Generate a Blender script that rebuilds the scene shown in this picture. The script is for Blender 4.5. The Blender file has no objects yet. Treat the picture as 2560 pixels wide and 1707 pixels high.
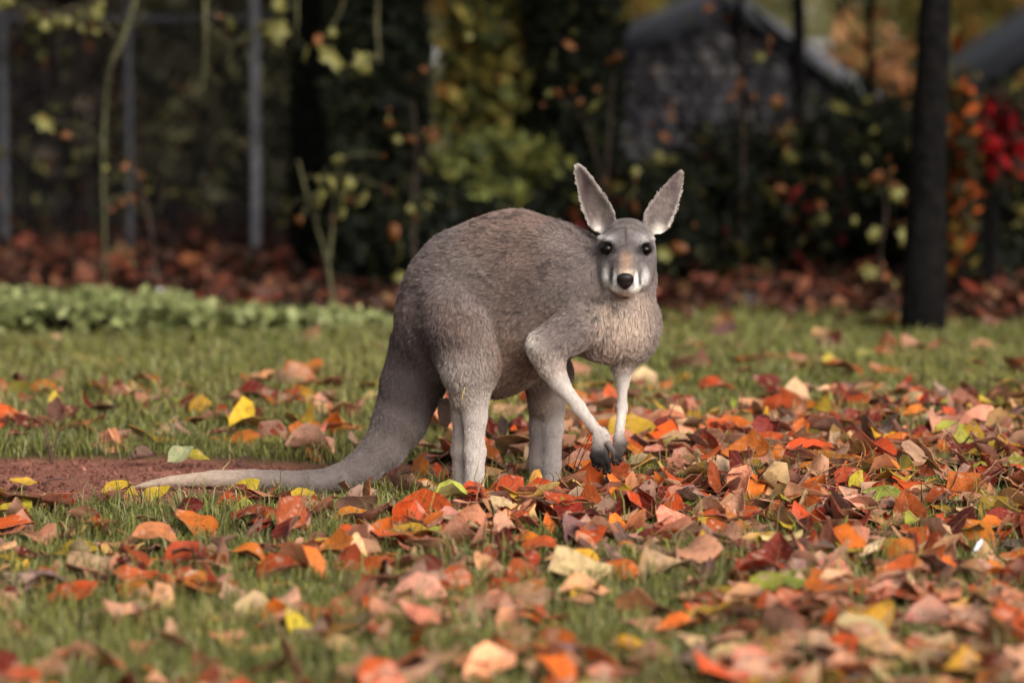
import bpy, math, random
import numpy as np
from mathutils import Vector, Matrix
from mathutils.kdtree import KDTree

R = math.radians
rng = np.random.default_rng(7)
random.seed(7)
scene = bpy.context.scene

# ------------------------------------------------------------------ camera
FPX, CAM_H, CAM_D = 10000.0, 1.363, 10.0        # focal length in photo pixels, height, distance to the kangaroo
PITCH = math.atan(986.5 / FPX)
cam_data = bpy.data.cameras.new('camera')
cam_data.sensor_width = 36.0
cam_data.lens = FPX / 2560.0 * 36.0
cam_data.clip_start, cam_data.clip_end = 0.1, 600.0
cam_data.dof.use_dof = True
cam_data.dof.focus_distance = 9.84
cam_data.dof.aperture_fstop = 1.9
cam_data.dof.aperture_blades = 9
cam = bpy.data.objects.new('camera', cam_data)
scene.collection.objects.link(cam)
cam.location = (0, -CAM_D, CAM_H)
cam.rotation_euler = (math.pi / 2 - PITCH, 0, 0)
scene.camera = cam

# ------------------------------------------------------------------ sky, sun, exposure (overcast autumn day)
SUN_EL, SUN_AZ = R(33), R(146)                   # azimuth measured from +Y (away from camera) clockwise
world = bpy.data.worlds.new('World')
scene.world = world
world.use_nodes = True
wn, wl = world.node_tree.nodes, world.node_tree.links
bg = wn['Background']
sky = wn.new('ShaderNodeTexSky')
sky.sky_type = 'NISHITA'
sky.sun_disc = False
sky.sun_elevation, sky.sun_rotation = SUN_EL, SUN_AZ
sky.air_density, sky.dust_density, sky.ozone_density = 1.0, 4.0, 1.0
hs = wn.new('ShaderNodeHueSaturation')
hs.inputs['Saturation'].default_value = 0.22     # cloud cover: nearly neutral light
wl.new(sky.outputs['Color'], hs.inputs['Color'])
wl.new(hs.outputs['Color'], bg.inputs['Color'])
bg.inputs['Strength'].default_value = 0.075
sun_data = bpy.data.lights.new('sun', 'SUN')
sun_data.energy, sun_data.angle = 1.5, R(45)
sun_data.color = (1.0, 0.95, 0.88)
sun = bpy.data.objects.new('sun', sun_data)
scene.collection.objects.link(sun)
sd = Vector((math.sin(SUN_AZ) * math.cos(SUN_EL), math.cos(SUN_AZ) * math.cos(SUN_EL), math.sin(SUN_EL)))
sun.rotation_euler = sd.to_track_quat('Z', 'Y').to_euler()
sun.location = sd * 20
vs = scene.view_settings
vs.view_transform, vs.look, vs.exposure, vs.gamma = 'Standard', 'None', 1.36, 1.0
vs.use_curve_mapping = False
cy = scene.cycles
cy.max_bounces, cy.diffuse_bounces, cy.glossy_bounces, cy.transmission_bounces = 6, 4, 2, 4
cy.transparent_max_bounces = 8
cy.use_denoising = True
cy.use_adaptive_sampling = True
cy.adaptive_threshold = 0.015
try:
    scene.cycles_curves.shape = 'RIBBONS'
except Exception:
    pass

# ------------------------------------------------------------------ helpers
CAM = np.array([0.0, -CAM_D, CAM_H])
_c, _s = math.cos(PITCH), math.sin(PITCH)
def ray(px, py):
    u, v = (px - 1280.0) / FPX, (853.5 - py) / FPX
    return np.array([u, _c + v * _s, -_s + v * _c])
def P(px, py, Y=0.0):
    """world point seen at a photo pixel, standing at depth Y"""
    d = ray(px, py)
    return CAM + d * ((Y + CAM_D) / d[1])
def G(px, py, z=0.0):
    """point on the ground seen at a photo pixel"""
    d = ray(px, py)
    return CAM + d * ((z - CAM_H) / d[2])

def tag(o, label=None, cat=None, group=None, kind=None):
    if label: o['label'] = label
    if cat: o['category'] = cat
    if group: o['group'] = group
    if kind: o['kind'] = kind
    return o

def link(name, data, parent=None, mat=None):
    o = bpy.data.objects.new(name, data)
    scene.collection.objects.link(o)
    if parent is not None: o.parent = parent
    if mat is not None and data is not None: data.materials.append(mat)
    return o

def empty(name, loc=(0, 0, 0), rz=0.0):
    o = bpy.data.objects.new(name, None)
    o.empty_display_size = 0.05
    scene.collection.objects.link(o)
    o.location = loc
    o.rotation_euler = (0, 0, rz)
    return o

def np_mesh(name, verts, faces, smooth=True, colors=None, uv=None, mats=None):
    """verts (n,3); faces (m,3) or (m,4) int array, or a list of both kinds; colors per vertex (n,3)"""
    me = bpy.data.meshes.new(name)
    verts = np.asarray(verts, np.float32)
    groups = faces if isinstance(faces, list) else [faces]
    groups = [np.asarray(f, np.int32) for f in groups if len(f)]
    loops = np.concatenate([f.ravel() for f in groups])
    sizes = np.concatenate([np.full(len(f), f.shape[1], np.int32) for f in groups])
    starts = np.concatenate([[0], np.cumsum(sizes)[:-1]]).astype(np.int32)
    me.vertices.add(len(verts)); me.vertices.foreach_set('co', verts.ravel())
    me.loops.add(len(loops)); me.loops.foreach_set('vertex_index', loops)
    me.polygons.add(len(sizes)); me.polygons.foreach_set('loop_start', starts)
    me.update(calc_edges=True)
    if smooth:
        me.polygons.foreach_set('use_smooth', np.ones(len(sizes), bool))
    if colors is not None:
        a = me.attributes.new('tint', 'FLOAT_COLOR', 'POINT')
        c = np.ones((len(verts), 4), np.float32); c[:, :3] = colors
        a.data.foreach_set('color', c.ravel())
    if uv is not None:
        a = me.attributes.new('leaf_uv', 'FLOAT_VECTOR', 'POINT')
        a.data.foreach_set('vector', np.asarray(uv, np.float32).ravel())
    me.validate()
    return me

def _lat(ix, iy, seed):
    h = (ix * 374761393 + iy * 668265263 + seed * 982451653) & 0x7fffffff
    h = ((h ^ (h >> 13)) * 1274126177) & 0x7fffffff
    return ((h ^ (h >> 16)) & 0xffff) / 65535.0
def vnoise(x, y, seed=0):
    x, y = np.asarray(x, float), np.asarray(y, float)
    ix, iy = np.floor(x).astype(np.int64), np.floor(y).astype(np.int64)
    fx, fy = x - ix, y - iy
    fx, fy = fx * fx * (3 - 2 * fx), fy * fy * (3 - 2 * fy)
    a, b = _lat(ix, iy, seed), _lat(ix + 1, iy, seed)
    c, d = _lat(ix, iy + 1, seed), _lat(ix + 1, iy + 1, seed)
    return (a * (1 - fx) + b * fx) * (1 - fy) + (c * (1 - fx) + d * fx) * fy
def fbm(x, y, seed=0, n=4):
    s, a, t = 0.0, 0.5, 0.0
    for i in range(n):
        s = s + a * vnoise(np.asarray(x) * 2 ** i, np.asarray(y) * 2 ** i, seed + i); t += a; a *= 0.5
    return s / t
def vnoise3(p, f, seed=0):
    x, y, z = p[:, 0] * f, p[:, 1] * f, p[:, 2] * f
    iz = np.floor(z).astype(np.int64); fz = z - iz; fz = fz * fz * (3 - 2 * fz)
    def layer(k):
        ix, iy = np.floor(x).astype(np.int64), np.floor(y).astype(np.int64)
        fx, fy = x - ix, y - iy
        fx, fy = fx * fx * (3 - 2 * fx), fy * fy * (3 - 2 * fy)
        q = k * 7919
        return (_lat(ix + q, iy, seed) * (1 - fx) + _lat(ix + 1 + q, iy, seed) * fx) * (1 - fy) + \
               (_lat(ix + q, iy + 1, seed) * (1 - fx) + _lat(ix + 1 + q, iy + 1, seed) * fx) * fy
    return layer(iz) * (1 - fz) + layer(iz + 1) * fz
def nrm(v):
    return v / np.maximum(np.linalg.norm(v, axis=-1, keepdims=True), 1e-9)
def sstep(a, b, x):
    t = np.clip((np.asarray(x, float) - a) / (b - a), 0, 1)
    return t * t * (3 - 2 * t)

# ------------------------------------------------------------------ materials
def new_mat(name):
    m = bpy.data.materials.new(name)
    m.use_nodes = True
    nt = m.node_tree
    b = nt.nodes['Principled BSDF']
    return m, nt, b
def node(nt, kind, **kw):
    n = nt.nodes.new(kind)
    for k, v in kw.items():
        if k.startswith('i_'): n.inputs[k[2:].replace('_', ' ')].default_value = v
        else: setattr(n, k, v)
    return n
def noise_node(nt, scale, detail=4, rough=0.6, coord='Object'):
    tc = node(nt, 'ShaderNodeTexCoord')
    n = node(nt, 'ShaderNodeTexNoise')
    n.inputs['Scale'].default_value = scale
    n.inputs['Detail'].default_value = detail
    n.inputs['Roughness'].default_value = rough
    nt.links.new(tc.outputs[coord], n.inputs['Vector'])
    return n
def ramp_node(nt, fac, stops):
    r = node(nt, 'ShaderNodeValToRGB')
    e = r.color_ramp.elements
    while len(e) < len(stops): e.new(0.5)
    for el, (p, c) in zip(e, stops):
        el.position = p; el.color = (*c, 1)
    nt.links.new(fac, r.inputs['Fac'])
    return r
def bump(nt, b, height, strength=0.4, dist=0.01):
    n = node(nt, 'ShaderNodeBump')
    n.inputs['Strength'].default_value = strength
    n.inputs['Distance'].default_value = dist
    nt.links.new(height, n.inputs['Height'])
    nt.links.new(n.outputs['Normal'], b.inputs['Normal'])
    return n
def mix_rgb(nt, fac, a, b_, blend='MIX'):
    m = node(nt, 'ShaderNodeMix', data_type='RGBA', blend_type=blend)
    for sock, v in ((m.inputs[0], fac), (m.inputs[6], a), (m.inputs[7], b_)):
        if hasattr(v, 'is_linked') or hasattr(v, 'links'): nt.links.new(v, sock)
        elif isinstance(v, (int, float)): sock.default_value = v
        else: sock.default_value = (*v, 1)
    return m.outputs[2]

def noise_mat(name, c1, c2, scale=8, rough=0.8, bump_s=0.4, bump_d=0.01, detail=5, spec=0.3):
    m, nt, b = new_mat(name)
    n = noise_node(nt, scale, detail)
    r = ramp_node(nt, n.outputs['Fac'], [(0.3, c1), (0.7, c2)])
    nt.links.new(r.outputs['Color'], b.inputs['Base Color'])
    b.inputs['Roughness'].default_value = rough
    b.inputs['Specular IOR Level'].default_value = spec
    if bump_s: bump(nt, b, n.outputs['Fac'], bump_s, bump_d)
    return m

def tint_mat(name, rough=0.6, transl=0.25, spec=0.3, mottled=0.35, scale=60):
    """surface coloured by the mesh's own 'tint' attribute, mottled by noise, slightly translucent"""
    m, nt, b = new_mat(name)
    at = node(nt, 'ShaderNodeAttribute', attribute_name='tint')
    n = noise_node(nt, scale, 3)
    r = ramp_node(nt, n.outputs['Fac'], [(0.3, (1 - mottled,) * 3), (0.7, (1.0, 1.0, 1.0))])
    col = mix_rgb(nt, 1.0, at.outputs['Color'], r.outputs['Color'], 'MULTIPLY')
    nt.links.new(col, b.inputs['Base Color'])
    b.inputs['Roughness'].default_value = rough
    b.inputs['Specular IOR Level'].default_value = spec
    if transl:
        t = node(nt, 'ShaderNodeBsdfTranslucent'); nt.links.new(col, t.inputs['Color'])
        mx = node(nt, 'ShaderNodeMixShader'); mx.inputs[0].default_value = transl
        nt.links.new(b.outputs[0], mx.inputs[1]); nt.links.new(t.outputs[0], mx.inputs[2])
        nt.links.new(mx.outputs[0], nt.nodes['Material Output'].inputs['Surface'])
    return m

# ------------------------------------------------------------------ shapes
def tube_arrays(path, radii, seg=8, rough=0.0, seed=0, cap=True):
    path = np.asarray(path, float); radii = np.asarray(radii, float)
    n = len(path)
    tan = np.gradient(path, axis=0); tan = nrm(tan)
    up = np.array([0.13, 0.97, 0.21]); u = nrm(np.cross(tan, up)); w = np.cross(tan, u)
    a = np.linspace(0, 2 * np.pi, seg, endpoint=False)
    rr = radii[:, None] * np.ones((1, seg))
    if rough:
        g = np.random.default_rng(seed)
        rr = rr * (1 + rough * g.normal(size=(n, seg)))
    v = path[:, None, :] + rr[..., None] * (np.cos(a)[None, :, None] * u[:, None, :] + np.sin(a)[None, :, None] * w[:, None, :])
    v = v.reshape(-1, 3)
    i, j = np.meshgrid(np.arange(n - 1), np.arange(seg), indexing='ij')
    f = np.stack([i * seg + j, i * seg + (j + 1) % seg, (i + 1) * seg + (j + 1) % seg, (i + 1) * seg + j], -1).reshape(-1, 4)
    t = np.zeros((0, 3), int)
    if cap:
        v = np.vstack([v, path[0], path[-1]])
        k = np.arange(seg)
        t = np.vstack([np.stack([(k + 1) % seg, k, np.full(seg, n * seg)], -1),
                       np.stack([(n - 1) * seg + k, (n - 1) * seg + (k + 1) % seg, np.full(seg, n * seg + 1)], -1)])
    return v, f, t
def spline(pts, n):
    """Catmull-Rom through the points, n samples"""
    p = np.asarray(pts, float)
    p = np.vstack([2 * p[0] - p[1], p, 2 * p[-1] - p[-2]])
    m = len(p) - 3
    out = []
    for t in np.linspace(0, m - 1e-6, n):
        i = int(t); f = t - i
        a, b, c, d = p[i:i + 4]
        out.append(0.5 * (2 * b + (c - a) * f + (2 * a - 5 * b + 4 * c - d) * f * f + (3 * b - a - 3 * c + d) * f ** 3))
    return np.array(out)
class Build:
    """collects tubes and boxes into one mesh"""
    def __init__(self): self.v, self.q, self.t, self.n = [], [], [], 0
    def add(self, v, q=None, t=None):
        v = np.asarray(v, float)
        if q is not None and len(q): self.q.append(np.asarray(q) + self.n)
        if t is not None and len(t): self.t.append(np.asarray(t) + self.n)
        self.v.append(v); self.n += len(v); return self
    def tube(self, pts, radii, n=None, seg=8, rough=0.0, seed=0):
        if n:
            k = len(pts); path = spline(pts, n)
            radii = np.interp(np.linspace(0, k - 1, n), np.arange(k), np.asarray(radii, float))
        else: path = pts
        return self.add(*tube_arrays(path, radii, seg, rough, seed))
    def box(self, c, s, rz=0.0, jitter=0.0, seed=0, ry=0.0):
        x, y, z = np.array(s) / 2
        v = np.array([[i * x, j * y, k * z] for i in (-1, 1) for j in (-1, 1) for k in (-1, 1)], float)
        if jitter: v += np.random.default_rng(seed).normal(size=v.shape) * jitter
        if ry: v = v @ np.array([[math.cos(ry), 0, -math.sin(ry)], [0, 1, 0], [math.sin(ry), 0, math.cos(ry)]])
        if rz: v = v @ np.array([[math.cos(rz), math.sin(rz), 0], [-math.sin(rz), math.cos(rz), 0], [0, 0, 1]])
        q = [[0, 1, 3, 2], [4, 6, 7, 5], [0, 4, 5, 1], [2, 3, 7, 6], [0, 2, 6, 4], [1, 5, 7, 3]]
        return self.add(v + np.asarray(c), q)
    def mesh(self, name, smooth=True):
        return np_mesh(name, np.vstack(self.v), [np.vstack(self.q) if self.q else [], np.vstack(self.t) if self.t else []], smooth)
    def obj(self, name, mat, parent=None, smooth=True):
        return link(name, self.mesh(name, smooth), parent, mat)

def leaf_cloud(name, pos, size, cols, parent, mat, g, flat=0.0, aspect=0.55):
    """many small folded leaves as one mesh; pos (n,3), size (n,), cols (n,3)"""
    n = len(pos)
    ax = nrm(g.normal(size=(n, 3)) + np.array([0, 0, -0.5]))
    nn = g.normal(size=(n, 3)); nn[:, 2] += flat
    side = nrm(np.cross(ax, nn)); up = np.cross(side, ax)
    s = size[:, None]
    wd = s * aspect * 0.5
    base = pos - ax * s * 0.5
    tip = pos + ax * s * 0.5 + up * s * g.uniform(-0.15, 0.15, (n, 1))
    fold = up * s * g.uniform(0.02, 0.18, (n, 1))
    l, r = pos + side * wd + fold - ax * s * 0.08, pos - side * wd + fold - ax * s * 0.08
    v = np.stack([base, l, tip, r], 1).reshape(-1, 3)
    k = np.arange(n)[:, None] * 4
    f = np.concatenate([k + [0, 2, 1], k + [0, 3, 2]])
    c = np.repeat(cols, 4, axis=0)
    return link(name, np_mesh(name, v, f, False, c), parent, mat)
def pick_cols(palette, n, g, var=0.25):
    pal = np.array([p[:3] for p in palette], float)
    w = np.array([p[3] if len(p) > 3 else 1.0 for p in palette], float)
    c = pal[g.choice(len(pal), n, p=w / w.sum())]
    return c * np.exp(g.normal(size=(n, 1)) * var)
def clumps(g, n, centre, rad, n_cl=30, spread=0.22):
    """points gathered in clumps inside an ellipsoid"""
    d = nrm(g.normal(size=(n_cl, 3))) * (g.uniform(0.15, 1, (n_cl, 1)) ** 0.5)
    k = g.integers(0, n_cl, n)
    return np.asarray(centre) + (d[k] + g.normal(size=(n, 3)) * spread) * np.asarray(rad)

# ================================================================== GROUND
def soil_mask(x, y):
    """1 where the lawn is worn to bare red earth around the tail"""
    w = (fbm(x * 3.1, y * 3.1, 11) - 0.5)
    a = np.hypot((x + 1.10) / 0.95, (y - 0.22 - w * 0.25 + 0.16 * np.clip(-x - 0.8, 0, .6)) / (0.50 + .12 * np.clip(-x - .8, 0, .6)))
    b = np.hypot((x + 0.24) / 0.17, (y - 0.40 - w * 0.2) / 0.20)
    m = np.minimum(a, b) + w * 0.35
    return 1 - sstep(0.78, 1.02, m)
def lawn_edge(x):
    """depth at which the lawn gives way to the leaf-strewn wood floor"""
    return 4.35 + 0.35 * np.sin(x * 1.7 + 0.6) + 0.9 * (fbm(x * 1.8, 0 * x + 3.3, 3) - .4) + np.where(x < -0.4, -0.05, 0.15)
def ground_z(x, y):
    x, y = np.asarray(x, float), np.asarray(y, float)
    z = 0.035 * (fbm(x * 0.9, y * 0.9, 5) - 0.5) * sstep(0.3, 1.6, np.hypot(x - 0.1, y))
    s = soil_mask(x, y)
    return z - 0.012 * s + s * (0.022 * (fbm(x * 9, y * 9, 21) - 0.45) + 0.012 * (fbm(x * 40, y * 40, 22, 3) - 0.5))

def grid_sheet(x0, x1, y0, y1, dx, dy):
    xs, ys = np.arange(x0, x1 + dx / 2, dx), np.arange(y0, y1 + dy / 2, dy)
    X, Y = np.meshgrid(xs, ys, indexing='ij')
    return xs, ys, X, Y
xs = np.unique(np.concatenate([np.linspace(-160, -8, 20), np.linspace(-8, -2.2, 30), np.arange(-2.2, 0.0, 0.012), np.linspace(0, 2.6, 60), np.linspace(2.6, 8, 28), np.linspace(8, 160, 20)]).round(5))
ys = np.unique(np.concatenate([np.linspace(-40, -3.6, 14), np.linspace(-3.6, -0.4, 50), np.arange(-0.4, 1.3, 0.016), np.linspace(1.3, 9, 70), np.linspace(9, 30, 30), np.linspace(30, 300, 24)]).round(5))
X, Y = np.meshgrid(xs, ys, indexing='ij')
Z = ground_z(X, Y)
Z = np.where((np.abs(X) > 9) | (Y > 20) | (Y < -8), 0, Z)
nx, ny = X.shape
i, j = np.meshgrid(np.arange(nx - 1), np.arange(ny - 1), indexing='ij')
gf = np.stack([i * ny + j, (i + 1) * ny + j, (i + 1) * ny + j + 1, i * ny + j + 1], -1).reshape(-1, 4)
sm = soil_mask(X, Y)
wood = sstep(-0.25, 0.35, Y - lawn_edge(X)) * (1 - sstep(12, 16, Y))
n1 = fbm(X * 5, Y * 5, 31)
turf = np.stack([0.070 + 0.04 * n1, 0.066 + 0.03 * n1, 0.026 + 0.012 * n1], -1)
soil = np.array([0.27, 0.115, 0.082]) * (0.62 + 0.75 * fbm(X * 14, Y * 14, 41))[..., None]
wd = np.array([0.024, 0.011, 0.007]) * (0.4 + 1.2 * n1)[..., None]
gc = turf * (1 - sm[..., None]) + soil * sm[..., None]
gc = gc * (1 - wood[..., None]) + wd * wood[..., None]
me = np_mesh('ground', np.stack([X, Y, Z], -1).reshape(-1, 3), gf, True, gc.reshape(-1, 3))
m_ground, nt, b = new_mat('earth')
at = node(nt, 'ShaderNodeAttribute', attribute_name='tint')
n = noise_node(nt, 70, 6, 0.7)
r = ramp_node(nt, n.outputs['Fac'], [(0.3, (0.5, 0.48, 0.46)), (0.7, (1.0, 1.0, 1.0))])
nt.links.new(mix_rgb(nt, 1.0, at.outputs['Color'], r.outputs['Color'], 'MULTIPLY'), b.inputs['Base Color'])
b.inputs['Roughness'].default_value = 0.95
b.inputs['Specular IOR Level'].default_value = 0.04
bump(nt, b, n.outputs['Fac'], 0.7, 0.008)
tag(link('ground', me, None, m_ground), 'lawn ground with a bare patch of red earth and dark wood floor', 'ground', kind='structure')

# pale gravel path far beyond the trees
m_path = noise_mat('pale_gravel', (0.30, 0.29, 0.29), (0.46, 0.45, 0.45), 3, 0.95)
b_ = Build()
pp = np.array([[-60, 33, 0.004], [-60, 39, 0.004], [60, 44, 0.004], [60, 52, 0.004]])
b_.add(pp, [[0, 2, 3, 1]])
tag(b_.obj('path', m_path, None, False), 'pale gravel path beyond the trees and huts', 'path', kind='structure')

# crumbs of loose earth on the bare patch
def lumps(n, fn, s0, s1, g):
    c = fn(n)
    s = s0 * (s1 / s0) ** (g.random(len(c)) ** 2.2)
    base = np.array([[1, 0, 0], [-1, 0, 0], [0, 1, 0], [0, -1, 0], [0, 0, 1], [0, 0, -1]], float)
    f = np.array([[0, 2, 4], [2, 1, 4], [1, 3, 4], [3, 0, 4], [2, 0, 5], [1, 2, 5], [3, 1, 5], [0, 3, 5]])
    v = (base[None] * s[:, None, None] * g.uniform(0.6, 1.3, (len(c), 6, 1)) + c[:, None, :]).reshape(-1, 3)
    return v, (f[None] + (np.arange(len(c)) * 6)[:, None, None]).reshape(-1, 3), np.repeat(s, 6)
g = np.random.default_rng(3)
def soil_pts(n):
    x, y = g.uniform(-2.1, 0.05, n * 3), g.uniform(-0.3, 1.1, n * 3)
    k = (g.random(n * 3) < soil_mask(x, y) ** 2)
    x, y = x[k][:n], y[k][:n]
    return np.stack([x, y, ground_z(x, y) + 0.001], -1)
v, f, s = lumps(3600, soil_pts, 0.0016, 0.011, g)
cc = np.array([0.20, 0.083, 0.060]) * np.exp(np.repeat(g.normal(size=len(v) // 6) * 0.35, 6))[:, None]
tag(link('earth_crumbs', np_mesh('earth_crumbs', v, f, True, cc), None, m_ground), 'loose crumbs of red earth on the bare patch', 'earth', kind='stuff')

# ================================================================== KANGAROO
def rot(yaw=0.0, pitch=0.0, roll=0.0):
    """local x -> turned by yaw about Z, then pitched (nose down positive), then rolled"""
    return np.array(Matrix.Rotation(yaw, 3, 'Z') @ Matrix.Rotation(pitch, 3, 'Y') @ Matrix.Rotation(roll, 3, 'X'))
PRIMS = []
GREY, GREYD, RED = (0.205, 0.164, 0.153), (0.118, 0.093, 0.087), (0.215, 0.150, 0.127)
LIGHT, CREAM, TAN, WHITE = (0.62, 0.55, 0.50), (0.42, 0.325, 0.265), (0.29, 0.195, 0.145), (0.78, 0.74, 0.69)
FACE, DARK, TAILC, TIPC = (0.178, 0.154, 0.150), (0.016, 0.012, 0.011), (0.195, 0.162, 0.150), (0.50, 0.39, 0.30)
def ell(c, r, yaw=0, pitch=0, roll=0, k=0.05, col=GREY, flow=(-0.7, 0.3, -0.6), ln=0.016):
    PRIMS.append(dict(t='e', c=P(*c), r=np.array(r, float), R=rot(yaw, pitch, roll), k=k, col=col, flow=flow, ln=ln))
def cap(a, ra, b, rb, k=0.04, col=GREY, flow=None, ln=0.013):
    A, B = P(*a), P(*b)
    PRIMS.append(dict(t='c', a=A, b=B, ra=ra, rb=rb, k=k, col=col, flow=tuple(nrm(B - A)) if flow is None else flow, ln=ln))
def chain(pts, k=0.03, col=GREY, ln=0.012, cols=None, flow=None):
    for i in range(len(pts) - 1):
        (a, ra), (b, rb) = pts[i], pts[i + 1]
        cap(a, ra, b, rb, k, cols[i] if cols else col, flow, ln)
def sdf(p, q):
    if p['t'] == 'e':
        l = (q - p['c']) @ p['R']
        k0 = np.sqrt(((l / p['r']) ** 2).sum(-1)); k1 = np.sqrt(((l / p['r'] ** 2) ** 2).sum(-1))
        return k0 * (k0 - 1) / np.maximum(k1, 1e-6)
    if p['t'] == 'c':
        ba = p['b'] - p['a']; L2 = ba @ ba
        h = np.clip(((q - p['a']) @ ba) / L2, 0, 1)
        return np.linalg.norm(q - p['a'] - h[..., None] * ba, axis=-1) - (p['ra'] + h * (p['rb'] - p['ra']))
    # ear: a cupped blade
    l = (q - p['a']) @ p['R']                       # x along the ear, y across, z out of its opening
    t = l[..., 0] / p['L']; tc = np.clip(t, 0, 1)
    hw = p['w'] * np.interp(tc, [0, .06, .16, .35, .6, .8, .93, 1], [.45, .85, 1.08, 1.02, .78, .52, .30, .10])
    th = 0.0075 * (1.25 - 0.55 * tc)
    vv = l[..., 1] / hw
    off = 0.022 * np.minimum(vv * vv, 1.4) * (1 - 0.55 * tc)
    d = (np.sqrt(vv ** 2 + ((l[..., 2] - off) / th) ** 2) - 1) * th * 0.85
    return np.maximum(d, np.abs(t - 0.5) * p['L'] - 0.5 * p['L'])
def bounds(p):
    if p['t'] == 'e':
        m = p['r'].max(); return p['c'] - m, p['c'] + m
    if p['t'] == 'c':
        m = max(p['ra'], p['rb']); return np.minimum(p['a'], p['b']) - m, np.maximum(p['a'], p['b']) + m
    e = p['a'] + p['R'][:, 0] * p['L']
    return np.minimum(p['a'], e) - 0.05, np.maximum(p['a'], e) + 0.05

YW = R(-30)
# trunk
ell((1107, 800, .06), (.122, .130, .172), YW, 0.1, k=.06, col=GREY, flow=(-.5, .25, -.8))
ell((1187, 718, .035), (.165, .135, .160), YW, -0.35, k=.06, col=GREY, flow=(-.8, .35, -.4))
ell((1292, 698, .0), (.165, .138, .176), YW, 0.1, k=.06, col=RED, flow=(-.75, .35, -.45))
ell((1392, 722, -.045), (.120, .118, .150), YW, 0.45, k=.06, col=GREY, flow=(-.65, .3, -.6))
cap((1390, 674, -.045), .108, (1530, 690, -.065), .066, k=.05, col=GREY, flow=(-.8, .3, -.4))
ell((1515, 808, -.105), (.112, .105, .100), YW, 0.1, k=.06, col=CREAM, flow=(0, -.15, -1), ln=.016)
ell((1592, 812, -.075), (.060, .070, .082), 0, 0, k=.05, col=GREY, flow=(.1, 0, -1), ln=.015)
ell((1440, 760, -.120), (.064, .062, .112), YW, 0.35, k=.014, col=GREY, flow=(-.6, .1, -.75), ln=.015)
ell((1295, 838, .01), (.160, .118, .118), YW, -0.2, k=.06, col=TAN, flow=(-.5, .2, -.8))
ell((1235, 898, .03), (.105, .090, .102), YW, 0, k=.05, col=TAN, flow=(-.3, .1, -.9), ln=.012)
cap((1478, 748, -.075), .098, (1566, 690, -.085), .074, k=.05, col=GREY, flow=(-.1, -.1, -1), ln=.014)
ell((1560, 765, -.135), (.052, .05, .06), k=.04, col=CREAM, flow=(0, 0, -1), ln=.013)
# near haunch and leg
ell((1143, 815, -.050), (.100, .082, .138), R(-20), -0.25, k=.017, col=GREY, flow=(-.2, .05, -1))
cap((1155, 835, -.075), .086, (1177, 915, -.095), .072, k=.016, col=RED, flow=(-.1, -.1, -1), ln=.014)
cap((1174, 915, -.085), .071, (1174, 985, -.085), .050, k=.03, col=CREAM, flow=(0, 0, -1), ln=.011)
chain([((1188, 960, -.105), .037), ((1188, 1040, -.098), .0285), ((1187, 1130, -.095), .0255), ((1187, 1235, -.098), .0255)], k=.018, col=LIGHT, ln=.008)
chain([((1152, 960, -.060), .034), ((1153, 1040, -.065), .0240), ((1151, 1130, -.064), .0225), ((1152, 1232, -.068), .0235)], k=.016, col=(.30, .25, .225), ln=.008)  # calf column: its shading is put into the darker colour
cap((1180, 1236, -.09), .024, (1218, 1256, -.24), .013, k=.02, col=LIGHT, ln=.006)
# far haunch and leg
cap((1300, 845, .10), .085, (1372, 935, .075), .060, k=.04, col=GREY, flow=(0, 0, -1), ln=.012)
cap((1370, 935, .075), .058, (1368, 1005, .07), .046, k=.03, col=TAN, flow=(0, 0, -1), ln=.010)
chain([((1383, 960, .06), .037), ((1384, 1070, .06), .0265), ((1379, 1160, .06), .0250), ((1378, 1228, .058), .0250)], k=.016, col=(.46, .405, .375), ln=.006)
chain([((1345, 960, .085), .032), ((1347, 1070, .080), .025), ((1342, 1160, .080), .0245), ((1343, 1225, .078), .0245)], k=.016, col=(.25, .20, .185), ln=.006)  # far calf, also coloured darker to shade that side
cap((1365, 1228, .06), .024, (1400, 1240, -.09), .013, k=.02, col=LIGHT, ln=.006)
# tail
TAILP = [((1065, 880, .085), .100), ((1028, 968, .075), .080), ((1000, 1052, .065), .070), ((962, 1116, .055), .056), ((908, 1168, .045), .0455),
         ((855, 1192, .03), .037), ((808, 1203, .025), .030), ((723, 1202, .025), .0255), ((629, 1194, .03), .0215), ((531, 1195, .03), .0190), ((425, 1202, .03), .0130), ((361, 1212, .03), .0075), ((327, 1218, .03), .004)]
chain(TAILP[:6], k=.014, ln=.010, cols=[GREYD, GREYD, TAILC, TAILC, TAILC])
chain([(a, r + .003) for a, r in TAILP[5:]], k=.003, ln=.0055, cols=[TAILC, TAILC, (.27, .22, .19), (.42, .335, .27), TIPC, TIPC, TIPC])
ell((1113, 1030, .035), (.022, .022, .042), k=.02, col=TAN, flow=(0, 0, -1), ln=.008)
# head
ell((1568, 612, -.118), (.071, .078, .069), k=.03, col=FACE, flow=(0, .6, .3), ln=.0035)
ell((1568, 655, -.130), (.070, .066, .058), k=.03, col=FACE, flow=(0, .6, -.3), ln=.0042)
cap((1566, 642, -.165), .046, (1563, 702, -.238), .030, k=.025, col=FACE, flow=(0, .6, .6), ln=.0035)
cap((1566, 690, -.150), .046, (1564, 727, -.222), .022, k=.022, col=CREAM, flow=(0, .6, -.4), ln=.004)
ell((1541, 712, -.215), (.021, .026, .020), k=.016, col=WHITE, flow=(-.3, .7, 0), ln=.0035)
ell((1586, 712, -.215), (.021, .026, .020), k=.016, col=WHITE, flow=(.3, .7, 0), ln=.0035)
ell((1517, 690, -.172), (.018, .030, .034), k=.02, col=FACE, flow=(-.3, .7, 0), ln=.005)
ell((1612, 690, -.172), (.018, .030, .034), k=.02, col=FACE, flow=(.3, .7, 0), ln=.005)
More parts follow.
